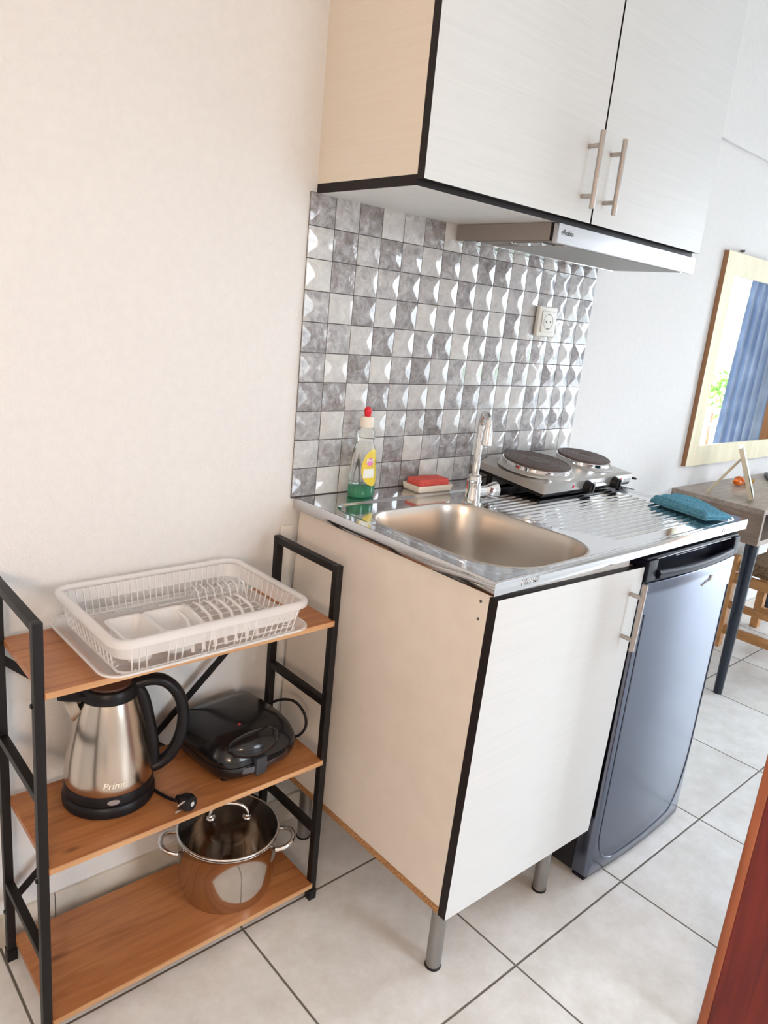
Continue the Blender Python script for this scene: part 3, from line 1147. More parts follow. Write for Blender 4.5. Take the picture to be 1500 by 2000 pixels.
# ================================================================== HOTPLATE
hp = thing('double_hotplate', 'grey double electric hotplate with two dark round plates on the drainer', 'hotplate', (0.601, -0.2485, 0.868), local=True)
hp.rotation_euler = (0.1008, 0, 0.0237)
W_, D_ = 0.4426, 0.2235
bm = BM()
rings = [[(0.006, 0.006, 0.001), (W_ - 0.006, 0.006, 0.001), (W_ - 0.006, D_ - 0.006, 0.001), (0.006, D_ - 0.006, 0.001)],
         [(0.004, 0.003, 0.011), (W_ - 0.004, 0.003, 0.011), (W_ - 0.004, D_ - 0.003, 0.011), (0.004, D_ - 0.003, 0.011)]]
ring_loft(bm, rings)
obj('base_tray', bm, M['black_plastic'], hp)


def q4(x0, x1, y0, y1, z0, z1=None):
    z1 = z0 if z1 is None else z1
    return rrect(x0, x1, y0, y1, 0.006, z0, 3)


bm = BM()
rg = [q4(0, W_, 0, D_, 0.0112), q4(0, W_, 0.0, D_, 0.016)]
a = q4(0.0, W_, 0.0, D_, 0.0344)
a = [(x, y, 0.0344 if y < D_ * 0.5 else 0.030) for x, y, z in a]
rg.append(a)
rg.append([(0.045 if x < W_ / 2 else W_ - 0.045, 0.004 if y < D_ / 2 else D_ - 0.012, 0.0395 if y < D_ / 2 else 0.048) if False else
           (x + (0.040 if x < W_ / 2 else -0.040) * 1.0, y + (0.006 if y < D_ / 2 else -0.006), 0.040 if y < D_ / 2 else 0.047) for x, y, z in q4(0, W_, 0, D_, 0)])
ring_loft(bm, rg)
# shallow diagonal valley lines between the plates
deck = obj('housing', bm, M['hot_deck'], hp, 25)
for (cx, rr) in ((0.107, 0.0915), (0.3353, 0.0760)):
    bm = BM()
    lathe(bm, cx, 0.1115, [(rr + 0.016, 0.0385), (rr + 0.012, 0.0445), (rr + 0.002, 0.0475)], 56)
    obj('plate_seat', bm, M['hot_deck'], hp, 50)
    bm = BM()
    lathe(bm, cx, 0.1115, [(rr + 0.0015, 0.046), (rr + 0.0035, 0.047), (rr + 0.0035, 0.0555), (rr + 0.001, 0.0575), (rr - 0.003, 0.0575)], 56)
    rim = obj('plate_ring', bm, M['chrome'], hp, 50)
    bm = BM()
    pr_ = [(rr - 0.003, 0.0505), (rr + 0.0005, 0.0560), (rr + 0.0005, 0.0605), (rr - 0.002, 0.0625)]
    for k in range(5):
        r0 = rr - 0.010 - k * 0.011
        pr_ += [(r0, 0.0625), (r0 - 0.001, 0.0618), (r0 - 0.0035, 0.0618), (r0 - 0.0045, 0.0625)]
    pr_ += [(rr * 0.25, 0.0620), (0.001, 0.0612)]
    lathe(bm, cx, 0.1115, pr_, 56)
    obj('hot_plate', bm, M['hot_plate'], hp, 40)
for kx in (0.196, 0.336):
    bm = BM()
    n = 28
    rings = []
    for yy, rr in ((0.0005, 0.0165), (-0.004, 0.0165), (-0.006, 0.0150), (-0.019, 0.0135), (-0.021, 0.0115)):
        rings.append([(kx + rr * (1 + 0.04 * math.cos(14 * PI * i / n * 2)) * math.cos(2 * PI * i / n), yy, 0.018 + rr * math.sin(2 * PI * i / n)) for i in range(n)])
    ring_loft(bm, rings)
    box(bm, kx - 0.003, kx + 0.003, -0.0245, -0.019, 0.006, 0.030, 0.001)
    obj('knob', bm, M['black_plastic'], hp, 35)
for kx in (0.132, 0.376):
    bm = BM()
    rings = []
    for yy, rr in ((0.0002, 0.0042), (-0.0015, 0.0040), (-0.0022, 0.0025)):
        rings.append([(kx + rr * math.cos(2 * PI * i / 16), yy, 0.0215 + rr * math.sin(2 * PI * i / 16)) for i in range(16)])
    ring_loft(bm, rings)
    obj('indicator_light', bm, M['red_lens'], hp, 40)
bm = BM()
tube(bm, [(0.235 + 0.004 * math.cos(2 * PI * i / 16), -0.0004, 0.022 + 0.004 * math.sin(2 * PI * i / 16)) for i in range(16)], 0.0006, 6, closed=True)
for k in range(6):
    box(bm, 0.244 + k * 0.007, 0.2485 + k * 0.007, -0.0006, -0.0001, 0.0212, 0.0230 + 0.001 * (k % 2))
obj('front_print', bm, M['print_dark'], hp)
bm = BM()
for k in range(3):
    box(bm, 0.392, 0.430, -0.0005, -0.0001, 0.0125 + k * 0.0035, 0.0138 + k * 0.0035)
obj('front_print', bm, M['print_dark'], hp)
for (qx, qy, h) in ((0.03, 0.02, 0.0025), (W_ - 0.03, 0.02, 0.0025), (0.03, D_ - 0.025, 0.021), (W_ - 0.03, D_ - 0.025, 0.021)):
    bm = BM()
    lathe(bm, qx, qy, [(0.008, -h), (0.008, 0.002)], 16)
    obj('foot', bm, M['black_plastic'], hp, 40)
bm = BM()
tube(bm, spline([(W_ - 0.004, D_ - 0.03, 0.008), (W_ + 0.012, D_ - 0.06, 0.0), (W_ + 0.010, D_ - 0.15, 0.006), (W_ + 0.035, D_ - 0.215, 0.0125), (W_ + 0.05, D_ - 0.19, 0.009)]), 0.0028, 8)
obj('power_cord', bm, M['black_plastic'], hp, 60)

# ================================================================== SMALL THINGS ON THE WORKTOP
# dish soap bottle
bx, by, bz = 0.1645, -0.050, WZT
bo = thing('dish_soap_bottle', 'clear dish soap bottle with green liquid, yellow label and red nozzle', 'bottle', (bx, by, bz))
bm = BM()
bprof = [(0.030, 0.0), (0.0345, 0.003), (0.0350, 0.012), (0.0345, 0.045), (0.0320, 0.085), (0.0295, 0.108), (0.0265, 0.118), (0.0235, 0.127), (0.0230, 0.134),
         (0.0240, 0.142), (0.0235, 0.152), (0.0200, 0.160), (0.0140, 0.164)]
lathe(bm, bx, by, [(r, bz + z) for r, z in bprof], 48, sy=0.72)
obj('bottle_body', bm, M['bottle'], bo, 60)
bm = BM()
lathe(bm, bx, by, [(0.0290, bz + 0.0012), (0.0330, bz + 0.004), (0.0336, bz + 0.012), (0.0334, bz + 0.030), (0.031, bz + 0.0305)], 48, sy=0.71)
obj('liquid', bm, M['soap'], bo, 50)
bm = BM()
lathe(bm, bx, by, [(0.0168, bz + 0.1635), (0.0172, bz + 0.167), (0.0165, bz + 0.186), (0.0150, bz + 0.188)], 32, sy=0.9)
obj('cap', bm, M['cap_white'], bo, 40)
bm = BM()
lathe(bm, bx, by, [(0.0068, bz + 0.188), (0.0078, bz + 0.194), (0.0088, bz + 0.199), (0.0085, bz + 0.204), (0.0045, bz + 0.2095)], 20)
obj('nozzle', bm, M['cap_red'], bo, 50)


def bottle_r(h):
    for (r0, z0), (r1, z1) in zip(bprof, bprof[1:]):
        if z0 <= h <= z1:
            return r0 + (r1 - r0) * (h - z0) / (z1 - z0)
    return bprof[-1][0]


def bottle_pt(az, h, off):
    r = bottle_r(h) + off
    return (bx + r * math.cos(az), by + 0.72 * r * math.sin(az) - 0.28 * 0, bz + h)


def label_patch(name, az0, daz, h0, dh, off, mat, square=False):
    bml = BM()
    nu, nv = 18, 18
    g = {}
    for i in range(-nu, nu + 1):
        for j in range(-nv, nv + 1):
            u, v = i / nu, j / nv
            if square:
                g[i, j] = bml.verts.new(bottle_pt(az0 + daz * u, h0 + dh * v, off))
            else:
                k = math.sqrt(max(0.0, 1 - 0.5 * v * v)) 
                k2 = math.sqrt(max(0.0, 1 - 0.5 * u * u))
                g[i, j] = bml.verts.new(bottle_pt(az0 + daz * u * k, h0 + dh * v * k2, off))
    for i in range(-nu, nu):
        for j in range(-nv, nv):
            bml.faces.new((g[i, j], g[i + 1, j], g[i + 1, j + 1], g[i, j + 1]))
    return obj(name, bml, mat, bo, 180)


LA = math.radians(-68)
lab = label_patch('label', LA, math.radians(60), 0.072, 0.043, 0.0007, M['label_yellow'])
label_patch('label_patch', LA - 0.38, math.radians(17), 0.086, 0.0095, 0.0012, M['label_pink'])
label_patch('label_picture', LA - 0.42, math.radians(26), 0.060, 0.0105, 0.0012, M['label_white'], True)
text_mesh('label_lettering', 'Pril', 0.0125, M['label_white'], bo,
          lambda u, v, w: bottle_pt(LA - 0.38 + u / 0.028, 0.0885 + v, 0.0018), 0.0, bold=0.0003)
bm = BM()
for k in range(3):
    rg = [bottle_pt(LA + 0.15 + 0.45 * t / 6, 0.079 + 0.004 * k + 0.0015 * t / 6, 0.0015) for t in range(7)]
    tube(bm, rg, 0.0004, 6)
obj('label_lines', bm, M['print_dark'], bo)

# soap dish and sponge
dc = Vector((0.377, -0.058, WZT + 0.0003))
dyaw = math.radians(-3)


def DT(p):
    c, s = math.cos(dyaw), math.sin(dyaw)
    return (dc.x + p[0] * c - p[1] * s, dc.y + p[0] * s + p[1] * c, dc.z + p[2])


bm = BM()
rings = []
for ins, z in ((0.006, 0.0), (0.002, 0.003), (0.0, 0.016), (0.0008, 0.0175), (0.0026, 0.0175), (0.0036, 0.016), (0.006, 0.006), (0.012, 0.0045)):
    rings.append([DT(p) for p in rrect(-0.0575 + ins, 0.0575 - ins, -0.034 + ins, 0.034 - ins, 0.006, z, 5)])
ring_loft(bm, rings)
tag(obj('soap_dish', bm, M['dish'], None, 50), 'rectangular cream soap dish on the worktop against the tiles', 'soap dish')
bm = BM()
box(bm, -0.048, 0.050, -0.024, 0.026, 0.0065, 0.0305, 0.0025, 3)
for v in bm.verts:
    v.co = Vector(DT(v.co))
tag(obj('sponge', bm, M['sponge'], None, 50), 'red rectangular sponge lying in the cream soap dish', 'sponge')

# folded blue cloth
cl_c = Vector((0.920, -0.484, 0.0))
cyaw = math.radians(-15)
bm = BM()
A_, B_ = 0.047, 0.088       # half sizes: across, along


def cloth_pt(u, v, top):
    """u across (-1..1), v along (-1..1)"""
    x = u * A_ * (1 + 0.05 * math.sin(3 * v))
    y = v * B_
    c, s = math.cos(cyaw), math.sin(cyaw)
    wx, wy = cl_c.x + x * c - y * s, cl_c.y + x * s + y * c
    base = WZT + 0.0010
    edge = max(abs(u), abs(v))
    th = 0.0215 + 0.004 * math.sin(2.2 * v + 0.6) + 0.003 * u * v + 0.0015 * math.sin(9 * u + 4 * v)
    k = (1 - smoothstep(0.90, 1.0, abs(u)) * 0.5) * (1 - smoothstep(0.93, 1.0, abs(v)) * 0.35)
    return (wx, wy, base + th * k if top else base)


NU, NV = 24, 40
for top in (True,):
    g = {}
    for i in range(NU + 1):
        for j in range(NV + 1):
            g[i, j] = bm.verts.new(cloth_pt(-1 + 2 * i / NU, -1 + 2 * j / NV, True))
    for i in range(NU):
        for j in range(NV):
            bm.faces.new((g[i, j], g[i + 1, j], g[i + 1, j + 1], g[i, j + 1]))
edge = [(i, 0) for i in range(NU + 1)] + [(NU, j) for j in range(1, NV + 1)] + [(i, NV) for i in range(NU - 1, -1, -1)] + [(0, j) for j in range(NV - 1, 0, -1)]
prev_loop = [g[e] for e in edge]
cen = Vector((cl_c.x, cl_c.y, 0))
for lvl, (f, ins) in enumerate(((0.80, -0.0035), (0.55, -0.0035), (0.50, 0.0015), (0.44, -0.0030), (0.15, -0.003), (0.0, 0.0))):
    loop = []
    for e in edge:
        v = g[e].co
        out = Vector((v.x - cen.x, v.y - cen.y, 0)).normalized()
        zz = WZT + 0.001 + (v.z - WZT - 0.001) * f
        loop.append(bm.verts.new((v.x - out.x * ins, v.y - out.y * ins, zz)))
    for i in range(len(edge)):
        j = (i + 1) % len(edge)
        bm.faces.new((prev_loop[i], prev_loop[j], loop[j], loop[i]))
    prev_loop = loop
bm.faces.new(prev_loop)
tag(obj('dish_cloth', bm, M['cloth'], None, 180), 'folded blue microfibre cloth on the front corner of the steel worktop', 'cloth')

# ================================================================== SHELF RACK
SX0, SX1, SY0, SY1, SZT = -0.6264, -0.0452, -0.036, -0.262, 0.794
PW = 0.0155
sr = thing('shelf_rack', 'low black metal shelf rack with three oak boards against the wall', 'shelf rack', ((SX0 + SX1) / 2, (SY0 + SY1) / 2, 0))
for px in (SX0, SX1 - PW):
    for py in (SY0 - PW, SY1):
        bm = BM()
        box(bm, px, px + PW, py, py + PW, 0.012, SZT, 0.0012)
        po = obj('post', bm, M['black_metal'], sr, 40)
        bm = BM()
        box(bm, px - 0.0015, px + PW + 0.0015, py - 0.0015, py + PW + 0.0015, 0.0, 0.026, 0.0015)
        obj('foot', bm, M['black_plastic'], po, 40)
    for zc in (SZT - PW / 2, 0.489, 0.178):
        bm = BM()
        box(bm, px + 0.0005, px + PW - 0.0005, SY1 + PW, SY0 - PW, zc - 0.0075, zc + 0.0075, 0.001)
        obj('side_rail', bm, M['black_metal'], sr, 40)
for (za, zb) in ((0.640, 0.112), (0.112, 0.640)):
    bm = BM()
    xa, xb = SX0 + 0.008, SX1 - 0.008
    yy = SY0 + 0.004 + (0.004 if za > zb else 0.0)
    d_ = Vector((xb - xa, 0, zb - za)).normalized()
    nrm = Vector((-d_.z, 0, d_.x)) * 0.0075
    p0, p1 = Vector((xa, yy, za)), Vector((xb, yy, zb))
    rings = []
    for p in (p0, p1):
        rings.append([p - nrm, p + nrm, p + nrm + Vector((0, 0.003, 0)), p - nrm + Vector((0, 0.003, 0))])
    ring_loft(bm, rings)
    obj('cross_brace', bm, M['black_metal'], sr)
for zt in (0.6795, 0.3605, 0.0470):
    bm = BM()
    box(bm, SX0 + PW - 0.001, SX1 - PW + 0.003, SY1 - 0.003, SY0 - 0.004, zt - 0.0115, zt, 0.0006)
    bd = obj('board', bm, M['wood_shelf'], sr)
    bm = BM()
    box(bm, SX0 + PW, SX1 - PW + 0.002, SY1 - 0.0038, SY1 - 0.0029, zt - 0.0110, zt - 0.0005)
    obj('board_edge', bm, M['wood_edge'], bd)
for px, py, pz in ((SX0, -0.25, 0.655), (SX0, -0.25, 0.335), (SX0, -0.045, 0.115)):
    bm = BM()
    rings = []
    for dx_, rr in ((0.0, 0.004), (-0.002, 0.0042), (-0.0035, 0.002)):
        rings.append([(px + dx_, py + rr * math.cos(2 * PI * i / 12), pz + rr * math.sin(2 * PI * i / 12)) for i in range(12)])
    ring_loft(bm, rings)
    obj('bolt', bm, M['black_gloss'], sr, 40)

# ------------------------------------------------------------------ dish rack of clear plastic
dk = thing('dish_rack', 'clear plastic dish drying rack with tray on the top oak board', 'dish rack', (-0.335, -0.165, 0.68))
RZ = 0.6798
ryaw = math.radians(1.0)
rc = Vector((-0.337, -0.158))


def RT(p):
    c, s = math.cos(ryaw), math.sin(ryaw)
    return (rc.x + p[0] * c - p[1] * s, rc.y + p[0] * s + p[1] * c, RZ + p[2])


HXr, HYr = 0.186, 0.128
bm = BM()      # drip tray
rings = []
for ins, z in ((0.024, 0.0), (0.022, 0.0005), (0.012, 0.010), (0.002, 0.0125), (0.0, 0.0150), (0.0015, 0.0170), (0.005, 0.0170), (0.0065, 0.0150), (0.013, 0.0125), (0.0235, 0.0022), (0.06, 0.0020)):
    rings.append([RT(p) for p in rrect(-0.199 + ins, 0.199 - ins, -0.142 + ins, 0.128 - ins, 0.035 - ins * 0.3, z, 8)])
ring_loft(bm, rings)
tray = obj('drip_tray', bm, M['thin_plastic'], dk, 60)
bm = BM()
tube(bm, [RT(p) for p in rrect(-0.199, 0.199, -0.142, 0.128, 0.035, 0.0158, 8)], 0.0022, 8, closed=True)
obj('tray_edge', bm, M['clear_plastic'], tray, 60)


bm = BM()      # rim of the basket
rings = []
Z1 = 0.076
for off, z in ((0.000, Z1 - 0.012), (-0.004, Z1 - 0.011), (-0.0045, Z1 - 0.003), (-0.002, Z1), (0.008, Z1), (0.010, Z1 - 0.003), (0.009, Z1 - 0.006), (0.0015, Z1 - 0.0125)):
    rings.append([RT(p) for p in rrect(-HXr + off, HXr - off, -HYr - 0.020 + off, HYr - off, 0.030 - off, z, 8)])
rings.append(rings[0])
ring_loft(bm, rings, False, False)
# back wall, solid band
obj('rim', bm, M['clear_plastic'], dk, 60)
BX, BYf, BYb = 0.172, -0.132, 0.112


def wall_rib(bmx, px, py, qx, qy, r=0.0013):
    """rib from rim point (px,py) curving to base point (qx,qy)"""
    tube(bmx, [RT((px, py, Z1 - 0.010)), RT((px + (qx - px) * 0.55, py + (qy - py) * 0.55, 0.034)), RT((qx, qy, 0.013)), RT((qx * 0.93, qy * 0.93, 0.0125))], r, 6)


for nm, seq in (('front_ribs', 'f'), ('back_ribs', 'b'), ('left_ribs', 'l'), ('right_ribs', 'r')):
    bm = BM()
    if seq in 'fb':
        for k in range(26):
            u = -1 + 2 * (k + 0.5) / 26
            if seq == 'f' and k in (3, 4, 8, 9, 13, 14, 19):
                continue
            py = (-HYr - 0.016) if seq == 'f' else (HYr - 0.006)
            qy = BYf if seq == 'f' else BYb
            wall_rib(bm, u * (HXr - 0.02), py, u * (BX - 0.012), qy)
    else:
        s = -1 if seq == 'l' else 1
        for k in range(13):
            v = -1 + 2 * (k + 0.5) / 13
            cy = -0.010
            wall_rib(bm, s * (HXr - 0.004), cy + v * 0.112, s * BX, cy + v * 0.100, 0.0014)
    ends = [RT(p) for p in (((-0.14, BYf, 0.0145), (0.14, BYf, 0.0145)) if seq == 'f' else ((-0.14, BYb, 0.0145), (0.14, BYb, 0.0145)) if seq == 'b' else ((-BX, -0.11, 0.0145), (-BX, 0.09, 0.0145)) if seq == 'l' else ((BX, -0.11, 0.0145), (BX, 0.09, 0.0145)))]
    tube(bm, ends, 0.002, 6)
    obj(nm, bm, M['clear_plastic'], dk, 60)
bm = BM()      # lower frame of the basket and floor ribs
rg = [RT(p) for p in rrect(-BX, BX, BYf, BYb, 0.022, 0.014, 6)]
tube(bm, rg, 0.0022, 6, closed=True)
for k in range(10):
    yy = BYf + 0.02 + (BYb - BYf - 0.04) * k / 9
    tube(bm, [RT((-0.0, yy, 0.014)), RT((BX, yy, 0.014))], 0.0014, 6)
obj('base_grid', bm, M['clear_plastic'], dk, 60)
bm = BM()      # solid corner and wall bands
rings = []
for off, z in ((0.002, Z1 - 0.012), (0.008, 0.040), (0.0085, 0.040), (0.0030, Z1 - 0.012)):
    rings.append([RT(p) for p in rrect(-HXr + off + 0.0, HXr - off, -HYr - 0.018 + off, HYr - off, 0.030, z, 8)])
rings.append(rings[0])
ring_loft(bm, rings, False, False)
obj('upper_band', bm, M['mid_plastic'], dk, 60)
for (x0, x1) in ((-0.158, -0.096), (-0.092, -0.020)):   # cutlery cups
    bm = BM()
    rings = []
    for ins, z in ((0.016, 0.014), (0.010, 0.02), (0.001, 0.064), (-0.0025, 0.0650), (-0.0025, 0.0668), (0.0020, 0.0665), (0.0115, 0.022), (0.017, 0.0165)):
        rings.append([RT(p) for p in rrect(x0 + ins, x1 - ins, -0.124 + ins, -0.034 - ins, 0.012, z, 5)])
    ring_loft(bm, rings)
    obj('cutlery_cup', bm, M['mid_plastic'], dk, 60)
for k in range(7):                                          # plate arches
    ax = -0.035 + k * 0.0215
    bm = BM()
    tube(bm, [RT(p) for p in ((ax - 0.004, -0.118, 0.014), (ax, -0.100, 0.046), (ax + 0.003, -0.082, 0.058), (ax + 0.007, -0.040, 0.060), (ax + 0.010, -0.012, 0.056), (ax + 0.012, 0.012, 0.034), (ax + 0.012, 0.026, 0.014))], 0.0034, 8, flat=0.7)
    obj('plate_divider', bm, M['clear_plastic'], dk, 60)
for k in range(7):                                          # low dividers behind the arches
    ax = 0.055 + k * 0.017
    bm = BM()
    tube(bm, [RT(p) for p in ((ax, 0.020, 0.014), (ax + 0.002, 0.045, 0.050), (ax + 0.004, 0.070, 0.052), (ax + 0.005, 0.098, 0.014))], 0.0018, 6)
    obj('cup_divider', bm, M['clear_plastic'], dk, 60)

# ------------------------------------------------------------------ kettle
kx, ky, kz = -0.459, -0.126, 0.3608
kt = thing('electric_kettle', 'brushed steel electric kettle with black handle on a black base', 'kettle', (kx, ky, kz))
bm = BM()
lathe(bm, kx, ky, [(0.078, kz), (0.0825, kz + 0.002), (0.0830, kz + 0.012), (0.0800, kz + 0.021), (0.0780, kz + 0.0225)], 64)
obj('power_base', bm, M['black_plastic'], kt, 40)
bm = BM()
lathe(bm, kx, ky, [(0.0765, kz + 0.0232), (0.0795, kz + 0.0250), (0.0790, kz + 0.0400), (0.0780, kz + 0.0425)], 64)
obj('lower_collar', bm, M['black_plastic'], kt, 40)
kprof = [(0.0775, kz + 0.0428), (0.0785, kz + 0.046), (0.0782, kz + 0.060), (0.0760, kz + 0.085), (0.0715, kz + 0.115), (0.0655, kz + 0.145), (0.0590, kz + 0.175), (0.0535, kz + 0.197), (0.0500, kz + 0.209)]
bm = BM()
lathe(bm, kx, ky, kprof, 72)
obj('steel_body', bm, M['steel_kettle'], kt, 60)
bm = BM()
lathe(bm, kx, ky, [(0.0505, kz + 0.2085), (0.0515, kz + 0.211), (0.0500, kz + 0.226), (0.0470, kz + 0.2305), (0.0400, kz + 0.2310)], 64)
obj('neck_ring', bm, M['black_plastic'], kt, 40)
bm = BM()
lathe(bm, kx, ky, [(0.0395, kz + 0.2305), (0.0390, kz + 0.2345), (0.030, kz + 0.2370), (0.001, kz + 0.2378)], 48)
obj('lid', bm, pm('lid_brown', (0.10, 0.045, 0.03), 0.25), kt, 50)
ha = math.radians(-20)
hdx, hdy = math.cos(ha), math.sin(ha)


def HP(r, z):
    return (kx + hdx * r, ky + hdy * r, kz + z)


bm = BM()
tube(bm, spline([HP(0.040, 0.2235), HP(0.072, 0.2300), HP(0.100, 0.222), HP(0.124, 0.192), HP(0.133, 0.150), HP(0.128, 0.106), HP(0.112, 0.070), HP(0.092, 0.052), HP(0.076, 0.046)], 6), 0.0142, 14, flat=0.8)
obj('handle', bm, M['black_plastic'], kt, 60)
bm = BM()
tube(bm, spline([HP(0.046, 0.222), HP(0.060, 0.195), HP(0.070, 0.150), HP(0.078, 0.100), HP(0.081, 0.050)], 6), 0.0105, 12)
obj('handle_spine', bm, M['black_plastic'], kt, 60)
sa = math.radians(172)
sdx, sdy = math.cos(sa), math.sin(sa)
bm = BM()
rings = []
for r, z, w, h in ((0.044, 0.150, 0.002, 0), (0.062, 0.170, 0.012, 0), (0.072, 0.198, 0.016, 0), (0.078, 0.214, 0.014, 0)):
    rings.append([(kx + sdx * (r + q * 0.6) - sdy * w * s, ky + sdy * (r + q * 0.6) + sdx * w * s, kz + z) for s, q in ((-1, -0.03), (-0.6, -0.006), (0, 0.006), (0.6, -0.006), (1, -0.03))])
ring_loft(bm, rings)
obj('spout', bm, M['steel_kettle'], kt, 60)
bm = BM()
rings = []
for r, w in ((0.035, 0.024), (0.060, 0.020), (0.080, 0.010), (0.088, 0.003)):
    rings.append([(kx + sdx * r - sdy * w * s, ky + sdy * r + sdx * w * s, kz + z) for s, z in ((-1, 0.2145), (1, 0.2145), (1, 0.222), (-1, 0.222))])
ring_loft(bm, rings)
obj('spout_cover', bm, M['black_plastic'], kt, 60)
# switch lens on the collar, facing the room
la = math.radians(-106)
bm = BM()
rings = []
for off, k in ((0.0, 1.0), (0.0015, 0.95), (0.002, 0.5)):
    ring = []
    for i in range(24):
        a = 2 * PI * i / 24
        aa = la + k * 0.011 * math.cos(a) / 0.0795
        ring.append((kx + (0.0793 + off) * math.cos(aa), ky + (0.0793 + off) * math.sin(aa), kz + 0.033 + k * 0.005 * math.sin(a)))
    rings.append(ring)
ring_loft(bm, rings, False, True)
obj('indicator_light', bm, pm('grey_lens', (0.30, 0.27, 0.27), 0.3), kt, 50)


def kettle_pt(u, v, w):
    h = 0.066 + v
    r = 0.0785
    for (r0, z0), (r1, z1) in zip(kprof, kprof[1:]):
        if z0 - kz <= h <= z1 - kz:
            r = r0 + (r1 - r0) * (h - z0 + kz) / (z1 - z0)
    a = math.radians(-104) + u / r
    return (kx + (r + 0.0004 + w) * math.cos(a), ky + (r + 0.0004 + w) * math.sin(a), kz + h)


text_mesh('lettering', 'Primo', 0.0172, M['print_pale'], kt, kettle_pt, 0.0001, shear=0.2, bold=0.0002)
bm = BM()
tube(bm, spline([(-0.405, -0.145, 0.366), (-0.392, -0.165, 0.3645), (-0.383, -0.195, 0.3645), (-0.374, -0.222, 0.367), (-0.369, -0.236, 0.372)]), 0.0032, 10)
cord = obj('power_cord', bm, M['black_plastic'], kt, 60)
bm = BM()
pc = Vector((-0.3655, -0.2500, 0.3785))
ax_ = Vector((0.30, -0.92, 0.10)).normalized()
tube(bm, [pc - ax_ * 0.022, pc - ax_ * 0.012, pc - ax_ * 0.004, pc + ax_ * 0.008, pc + ax_ * 0.016], [0.0055, 0.009, 0.0150, 0.0165, 0.0135], 16)
plug = obj('plug', bm, M['black_plastic'], kt, 50)
bm = BM()
pr_ = Vector((-0.92, -0.30, 0.05)).normalized()
side_v = Vector((0.1, -0.25, 0.95)).normalized()
for s in (-1, 1):
    b0 = pc + ax_ * 0.006 + side_v * (0.0085 * s)
    cyl(bm, b0 + pr_ * 0.010, b0 + pr_ * 0.030, 0.0022, n=10)
cyl(bm, pc + ax_ * 0.0165, pc + ax_ * 0.0178, 0.0045, n=16)
obj('plug_pins', bm, M['chrome'], plug, 50)

# ------------------------------------------------------------------ sandwich maker
gx, gy, gz = -0.192, -0.132, 0.3608
gyaw = math.radians(5)
sg = thing('sandwich_maker', 'closed glossy black sandwich maker with red light on the middle board', 'sandwich maker', (gx, gy, gz))


def GT(p):
    c, s = math.cos(gyaw), math.sin(gyaw)
    return (gx + p[0] * c - p[1] * s, gy + p[0] * s + p[1] * c, gz + p[2])


def shell(bmx, levels, hx=0.103, y0=-0.108, y1=0.090):
    base = []
    for i in range(64):
        a = 2 * PI * i / 64
        ca_, sa_ = math.cos(a), math.sin(a)
        e_ = 0.30 if sa_ > 0 else 0.50
        x = hx * math.copysign(abs(ca_) ** e_, ca_)
        y = (y1 if sa_ > 0 else -y0) * math.copysign(abs(sa_) ** e_, sa_)
        base.append((x, y))
    rings = [[GT((x * k, y * k + dy, z + sl * (-y) * 0.0)) for x, y in base] for k, z, dy, sl in levels]
    ring_loft(bmx, rings)


bm = BM()
shell(bm, [(0.86, 0.006, 0, 0), (0.93, 0.009, 0, 0), (0.985, 0.020, 0, 0), (1.0, 0.034, 0, 0), (0.995, 0.0365, 0, 0)])
obj('lower_shell', bm, M['black_gloss'], sg, 50)
bm = BM()
shell(bm, [(0.99, 0.0375, 0, 0), (1.0, 0.0395, 0, 0), (0.975, 0.052, 0.001, 0), (0.92, 0.066, 0.004, 0), (0.84, 0.077, 0.009, 0), (0.72, 0.084, 0.014, 0), (0.40, 0.088, 0.018, 0), (0.05, 0.089, 0.018, 0)])
obj('upper_shell', bm, M['black_gloss'], sg, 60)
bm = BM()
rings = []
for t in range(13):
    u = -1 + 2 * t / 12
    s_ = math.sqrt(max(0.0, 1 - u * u)) + 0.02
    ring = []
    for i in range(14):
        a = 2 * PI * i / 14
        ring.append(GT((0.062 * u - 0.020, -0.084 + 0.028 * s_ * math.cos(a) - 0.010 * (1 - u * u), 0.072 + 0.024 * s_ * math.sin(a))))
    rings.append(ring)
ring_loft(bm, rings)
obj('handle', bm, M['black_gloss'], sg, 60)
bm = BM()
rg = []
for t in range(15):
    u = -1 + 2 * t / 14
    x = 0.080 * u
    y = -0.1015 - 0.010 * (1 - u * u) + 0.018 * abs(u) ** 4
    rg.append([GT((x, y - 0.002, 0.020)), GT((x, y - 0.003, 0.034)), GT((x, y + 0.012, 0.034)), GT((x, y + 0.012, 0.020))])
ring_loft(bm, rg)
obj('front_band', bm, pm('smoky_chrome', (0.16, 0.16, 0.18), 0.12, 0.9), sg, 60)
bm = BM()
box(bm, -0.032, -0.006, -0.117, -0.103, 0.012, 0.050, 0.003, 3)
for v in bm.verts:
    v.co = Vector(GT(v.co))
obj('latch', bm, pm('latch_grey', (0.04, 0.045, 0.055), 0.2), sg, 50)
bm = BM()
lathe(bm, 0, 0, [(0.0055, 0.0), (0.0050, 0.0018), (0.001, 0.0026)], 16, T=lambda p: GT((p[0] * 1.3 - 0.020, p[1] - 0.036, p[2] + 0.0845)))
obj('indicator_light', bm, M['red_lens'], sg, 50)
for (qx, qy) in ((-0.075, -0.070), (0.075, -0.070), (-0.075, 0.065), (0.075, 0.065)):
    bm = BM()
    lathe(bm, 0, 0, [(0.008, 0.0), (0.008, 0.009)], 14, T=lambda p: GT((p[0] + qx, p[1] + qy, p[2])))
    obj('foot', bm, M['black_plastic'], sg, 50)
bm = BM()
